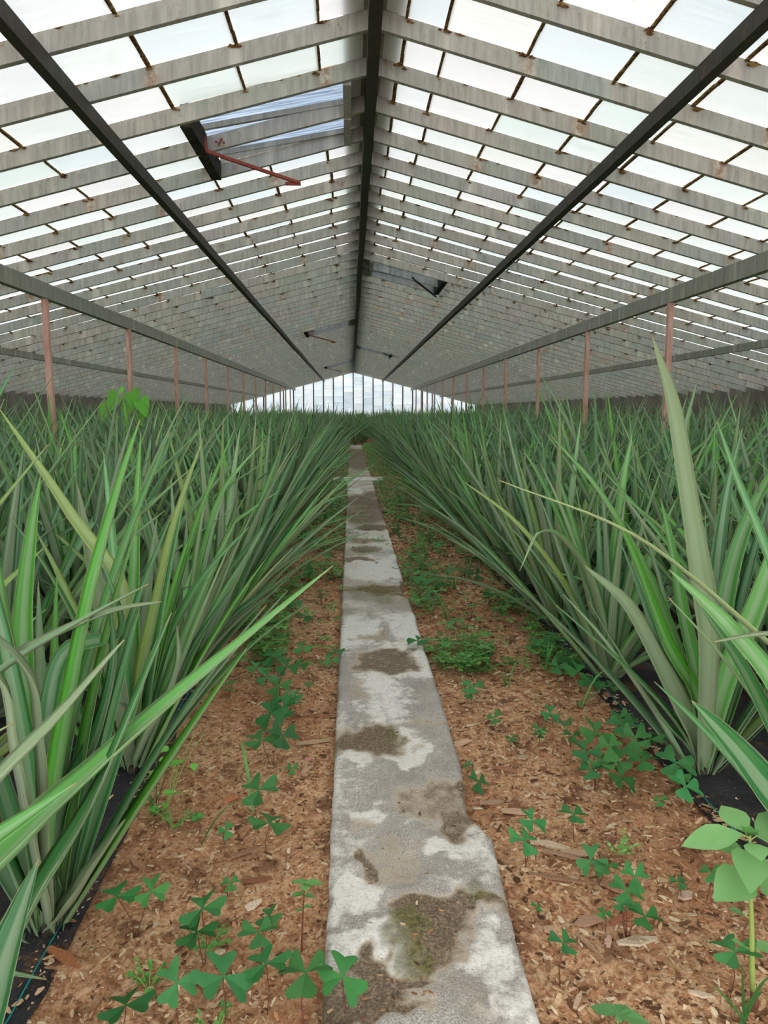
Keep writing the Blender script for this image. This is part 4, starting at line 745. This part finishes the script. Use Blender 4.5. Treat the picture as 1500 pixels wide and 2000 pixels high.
# more young sorrel, thinly strewn
seed_me = []
for q in range(6):
    b = MB(); t = MB()
    for j in range(random.choice((2, 3, 4))):
        a = U(0, 6.28); d = U(0.0, 0.03); z = U(0.03, 0.08); trefoil(b, (math.cos(a)*d, math.sin(a)*d, z), U(0.035, 0.065))
        t.tube([(0, 0, -0.005), (math.cos(a)*d*0.4, math.sin(a)*d*0.4, z*0.6), (math.cos(a)*d, math.sin(a)*d, z)], 0.0009, 4)
    seed_me.append((b.mesh('foliage', M['oxalis']), t.mesh('stem', M['red_stem'])))
n = 0
while n < 110:
    y = 2.3 + 7.5*R()**0.9; x = U(0.40, 1.08) if R() < 0.55 else U(-0.62, -0.09)
    if x > 0.36 and R() > 0.25 + (y-2)*0.25: continue
    if x < 0 and R() > 0.15 + (y-2)*0.2: continue
    s = 'left' if x < 0 else 'right'; band = 'near' if y < 5 else 'middle'
    e = empty('weed_seedling', (x, y, hgt(x, y)), U(0, 6.28)); e.scale = [U(0.8, 1.3)]*3
    a, c2 = seed_me[n % 6]; child('foliage', a, e); child('stem', c2, e)
    tag(e, f'small three-leafed weed seedling in the mulch {s} of the path, {band} stretch', 'weed', f'weed seedlings {s} of the path, {band} stretch'); n += 1
# the low green cover that closes over the mulch farther down, past counting
b = MB()
for q in range(18000):
    y = 3.2 + 22.4*R()**1.35; x = U(0.37, 1.05) if R() < 0.55 else U(-0.62, -0.07)
    clump = noise.noise((x*3.2, y*1.3, 7))
    if clump < 0.16 - (y-3.2)*0.05 and R() < 0.93: continue
    if 12.1 < y < 13.0 and -0.3 < x < 0.52 and R() < 0.8: continue
    z = U(0.02, 0.11)*min(1.3, 0.6+y*0.06); s = U(0.028, 0.06); f = U(0.7, 1.5); trefoil(b, (x, y, z), s, c=(f*U(0.9, 1.5), f, f*U(0.7, 1), 1))
for q in range(260):
    y = 5.2+4.0*R(); x = U(-0.03, 0.33)
    if noise.noise((x*5, y*2.5, 21)) < 0.12: continue
    trefoil(b, (x, y, U(0.05, 0.07)), U(0.02, 0.04))
tag(b.build('low_weeds', M['grass']), 'low green weeds covering the mulch farther along both sides of the path', 'weeds', kind='stuff')

def grass_clump(x, y, blades, lb, mat='grass', gp=None):
    e = empty('grass_tuft', (x, y, hgt(x, y))); tag(e, lb, 'grass', gp); b = MB()
    for (dx, dy, z, sag, wd) in blades: f = U(0.8, 1.2); blade(b, (U(-.01, .01), U(-.01, .01), -0.005), (dx, dy, z), sag, wd, (f, f, f, 1))
    b.build('blades', M[mat], e, smooth=True); return e
def rb(n, rad, h0, h1, wd): return [(U(-rad, rad), U(-rad, rad), U(h0, h1), U(0.0, 0.05), wd*U(0.7, 1.3)) for _ in range(n)]
e = grass_clump(-0.599, 2.11, [(0.02, 0.0, 0.20, 0.06, 0.010), (0.08, 0.02, 0.26, 0.02, 0.010), (0.11, 0.03, 0.24, 0.02, 0.008), (0.09, -0.12, -0.0, 0.05, 0.006), (-0.05, 0.0, 0.1, 0.03, 0.006)] + rb(5, 0.06, 0.05, 0.14, 0.006), 'grass tuft with upright seed stalks beside the left plants')
b = MB()
for q in range(3):
    x0, x1 = 0.06+0.015*q, 0.10+0.035*q; b.tube([(0.03, 0.02, 0.0), (x0, 0.03, 0.15), (x1, 0.03, 0.25+0.01*q)], [0.0028, 0.002, 0.001], 5)
b.build('stalk', M['green_stem'], e)
b = MB()
for q in range(16): a = U(0, 6.28); d = U(0.01, 0.09); leaflet(b, (0.04+math.cos(a)*d, math.sin(a)*d*0.6, U(0.01, 0.20)), U(0, 6.28), U(0.02, 0.045), 0.1, 0.1, (1.6, 1.7, 1.0, 1), 'oval', (U(-.4, .4), U(-.4, .4)))
b.build('foliage', M['grass'], e)
grass_clump(-0.30, 2.10, [(-0.06, 0.12, 0.17, 0.07, 0.010)], 'single bluish grass blade arching over the left mulch')
grass_clump(-0.42, 1.93, [(0.10, 0.06, 0.10, 0.03, 0.008)], 'short grass blade leaning right on the bare left mulch')
grass_clump(0.911, 3.28, [(0.0, 0.0, 0.16, 0, 0.016), (0.03, 0.02, 0.13, 0.02, 0.012), (-0.05, 0, 0.12, 0.03, 0.01), (0.08, 0, 0.09, 0.04, 0.008)], 'broad-bladed grass tuft standing at the right ground cloth edge')
grass_clump(0.68, 3.10, [(-0.01, 0, 0.10, 0.02, 0.010), (0.08, 0.06, 0.10, 0.05, 0.008), (-0.03, 0.03, 0.06, 0.02, 0.007)], 'small grass tuft in the middle of the right mulch strip')
grass_clump(0.93, 2.85, [(0.20, 0.1, 0.06, 0.10, 0.010), (0.25, 0.05, 0.04, 0.06, 0.008), (-0.02, -0.06, 0.02, 0.03, 0.008)], 'arching grass blade at the foot of the big right plant')
grass_clump(0.769, 1.285, [(-0.06, 0.02, 0.07, 0.01, 0.014), (0.05, 0, 0.10, 0.02, 0.013), (-0.01, 0.0, 0.14, 0.0, 0.009), (0.06, 0.03, 0.04, 0.02, 0.012)], 'grass sprout at the bottom right corner under the pale weed')
grass_clump(0.43, 4.45, [(0.03, 0, 0.24, 0.03, 0.010), (-0.09, -0.1, 0.17, 0.08, 0.006), (0.10, 0.0, 0.16, 0.05, 0.008)] + rb(4, 0.10, 0.06, 0.18, 0.007), 'tall grass tuft leaning over the right edge of the slab')
for q, (x, y) in enumerate(((0.55, 4.2), (0.7, 4.9), (0.50, 5.4), (0.85, 5.2), (0.62, 6.0), (0.9, 6.4), (-0.2, 6.5), (-0.3, 5.4), (0.45, 7.2), (0.75, 7.8), (-0.15, 8.5), (0.5, 9.0))):
    grass_clump(x, y, rb(8, 0.12, 0.06, 0.22, 0.007), f'wispy grass tuft farther along the {"right" if x > 0 else "left"} mulch strip', gp=f'wispy grass tufts along the {"right" if x > 0 else "left"} strip')

# ferny bright green sprigs
for (x, y, lb) in ((-0.325, 1.54, 'bright green ferny sprig at lower left beside a two-tiered wood sorrel'), (-0.52, 2.03, 'bright green ferny sprig at the foot of the left grass tuft'), (-0.27, 1.27, 'bright green ferny sprig at the bottom picture edge'), (0.72, 1.85, 'pale wispy sprig on the right mulch behind the pale weed'), (-0.43, 1.42, 'tiny ferny sprig between the big sorrel leaves at lower left')):
    e = empty('ferny_weed', (x, y, hgt(x, y))); tag(e, lb, 'weed'); b = MB(); t = MB()
    for q in range(7):
        a = U(0, 6.28); ln = U(0.03, 0.055); h2 = U(0.02, 0.05); tip = Vector((math.cos(a)*ln, math.sin(a)*ln, h2)); t.tube([(0, 0, -0.003), tuple(tip*0.5+Vector((0, 0, 0.006))), tuple(tip)], 0.0008, 4)
        for j in range(9):
            p = tip*(0.25+0.75*j/8); leaflet(b, tuple(p+Vector((0, 0, 0.004))), a+U(-1.6, 1.6), U(0.007, 0.013), 0.1, 0, (1.2, 1.2, 1, 1), 'oval', (U(-.4, .4), U(-.4, .4)))
    b.build('foliage', M['pale_weed'] if x > 0 else M['grass'], e); t.build('stem', M['green_stem'], e)

# pale broad-leaved weed at the lower right
e = empty('broadleaf_weed', (0.817, 1.325, hgt(0.817, 1.325))); tag(e, 'tall pale green broad-leaved weed with thick yellowish stem, lower right corner', 'weed')
t = MB(); t.tube([(0, 0, -0.01), (-0.012, 0, 0.08), (-0.018, 0, 0.17), (-0.026, 0.004, 0.27), (-0.036, 0.0, 0.372)], [0.0065, 0.0062, 0.005, 0.004, 0.0025], 9); t.build('stem', M['green_stem'], e, smooth=True)
t = MB(); t.tube([(0, 0, -0.012), (0, 0, 0.0), (-0.006, 0, 0.035)], [0.009, 0.008, 0.0066], 9); t.build('stem_base', M['red_stem'], e, smooth=True)
for (h2, az, s, shp, tl) in ((0.375, 3.1, 0.118, 'long', (0.10, 0.4)), (0.372, 1.7, 0.075, 'oval', (0, 0.3)), (0.37, 0.15, 0.10, 'oval', (0.05, 0.4)), (0.365, 4.5, 0.055, 'oval', (0, -0.1)), (0.345, 5.7, 0.075, 'oval', (0.0, -0.2)),
                             (0.345, 4.25, 0.068, 'heart', (0.1, 0.55)), (0.285, 3.5, 0.082, 'heart', (0.1, 0.3)), (0.275, 5.95, 0.080, 'heart', (-0.1, 0.3)), (0.33, 2.4, 0.06, 'oval', (0, 0.1)), (0.20, 2.9, 0.03, 'oval', (-0.4, 0)), (0.13, 3.0, 0.028, 'oval', (-0.6, 0)), (0.12, 0.3, 0.05, 'oval', (0, 0))):
    b = MB(); x = -0.036*h2/0.37; pl = 0.014
    p = (x+math.cos(az)*pl, math.sin(az)*pl, h2); leaflet(b, p, az, s, 0.08, 0.12, (1, 1, 1, 1), shp, tl)
    b.build('leaf', M['pale_weed'], e, smooth=True)
    t = MB(); t.tube([(x, 0, h2-0.008), p], 0.0014, 5); t.build('petiole', M['green_stem'], e)
b = MB()
for q in range(6): leaflet(b, (-0.036, 0, 0.378), q*1.05, 0.018, 0.2, -0.3, (0.6, 0.9, 0.5, 1), 'oval')
b.build('shoot_tip', M['pale_weed'], e)
e = empty('round_leaf_seedling', (-0.119, 1.53, hgt(-0.119, 1.53))); tag(e, 'slim weed seedling with red stem and round leaves against the left slab edge', 'weed')
t = MB(); t.tube([(0, 0, -0.005), (0.004, 0, 0.08), (0.010, 0, 0.168)], [0.0022, 0.0018, 0.0012], 6); t.build('stem', M['red_stem'], e)
b = MB()
for (h2, az, s) in ((0.168, 0.1, 0.042), (0.168, 2.6, 0.036), (0.166, 4.9, 0.03), (0.165, 1.4, 0.03), (0.145, 3.5, 0.03), (0.14, 5.9, 0.025), (0.11, 0.5, 0.022), (0.105, 3.4, 0.018)): leaflet(b, (0.010*h2/0.168, 0, h2), az, s, 0.08, 0.1, (0.8, 1.0, 0.8, 1), 'oval', (0, -0.2))
b.build('foliage', M['pale_weed'], e)
e = empty('round_leaf_seedling', (0.512, 1.27, hgt(0.512, 1.27))); tag(e, 'pale seedling with three round leaves at the bottom picture edge', 'weed')
b = MB()
for (az, s) in ((2.4, 0.055), (0.9, 0.045), (-0.3, 0.055), (4.6, 0.02)): leaflet(b, (0, 0, 0.052), az, s, 0.05, 0.15, (0.7, 0.9, 0.85, 1), 'oval', (0, -0.15))
b.build('foliage', M['pale_weed'], e); t = MB(); t.tube([(0, 0, -0.004), (0, 0, 0.052)], 0.0018, 6); t.build('stem', M['green_stem'], e)
e = empty('pink_flower', (-0.155, 2.36, hgt(-0.155, 2.36))); tag(e, 'tiny pink flower on a hair-thin stalk left of the path', 'flower')
b = MB(); t = MB(); t.tube([(0, 0, -0.004), (0.006, 0, 0.04)], 0.0007, 4); t.build('stalk', M['red_stem'], e)
for q in range(5): leaflet(b, (0.006, 0, 0.04), q*1.257, 0.009, 0.1, -0.3, (1, 1, 1, 1), 'oval')
b.build('petal', M['flower'], e)
# climbing plant with big heart leaves around the second left post
vx, vy = XR-3.04, 7.40+2.62
e = empty('climbing_vine', (vx, vy-0.1, 0.0)); tag(e, 'bright green climber with heart-shaped leaves around the second left post', 'vine')
t = MB(); t.tube([(0.0, -0.05, 0.0), (0.06, -0.02, 0.4), (-0.05, 0.0, 0.8), (0.05, -0.02, 1.2), (0.0, 0.0, 1.42)], 0.006, 6); t.build('stem', M['green_stem'], e)
for (x, z, az, s) in ((0.10, 1.45, 5.2, 0.20), (0.30, 1.34, 5.5, 0.19), (-0.16, 1.40, 4.1, 0.20), (-0.34, 1.28, 4.3, 0.18), (0.02, 1.30, 4.7, 0.17), (-0.2, 1.15, 4.0, 0.17), (0.24, 1.16, 5.3, 0.16), (-0.05, 1.47, 3.4, 0.10), (0.0, 1.08, 4.8, 0.15)):
    b = MB(); leaflet(b, (x*0.6, -0.06-abs(x)*0.3, z), az, s, 0.2, 0.4, (U(1.4, 2.2), U(1.3, 1.8), 1.2, 1), 'heart', (U(-0.3, 0.3), U(0.7, 1.3))); b.build('leaf', M['vine'], e, smooth=True)
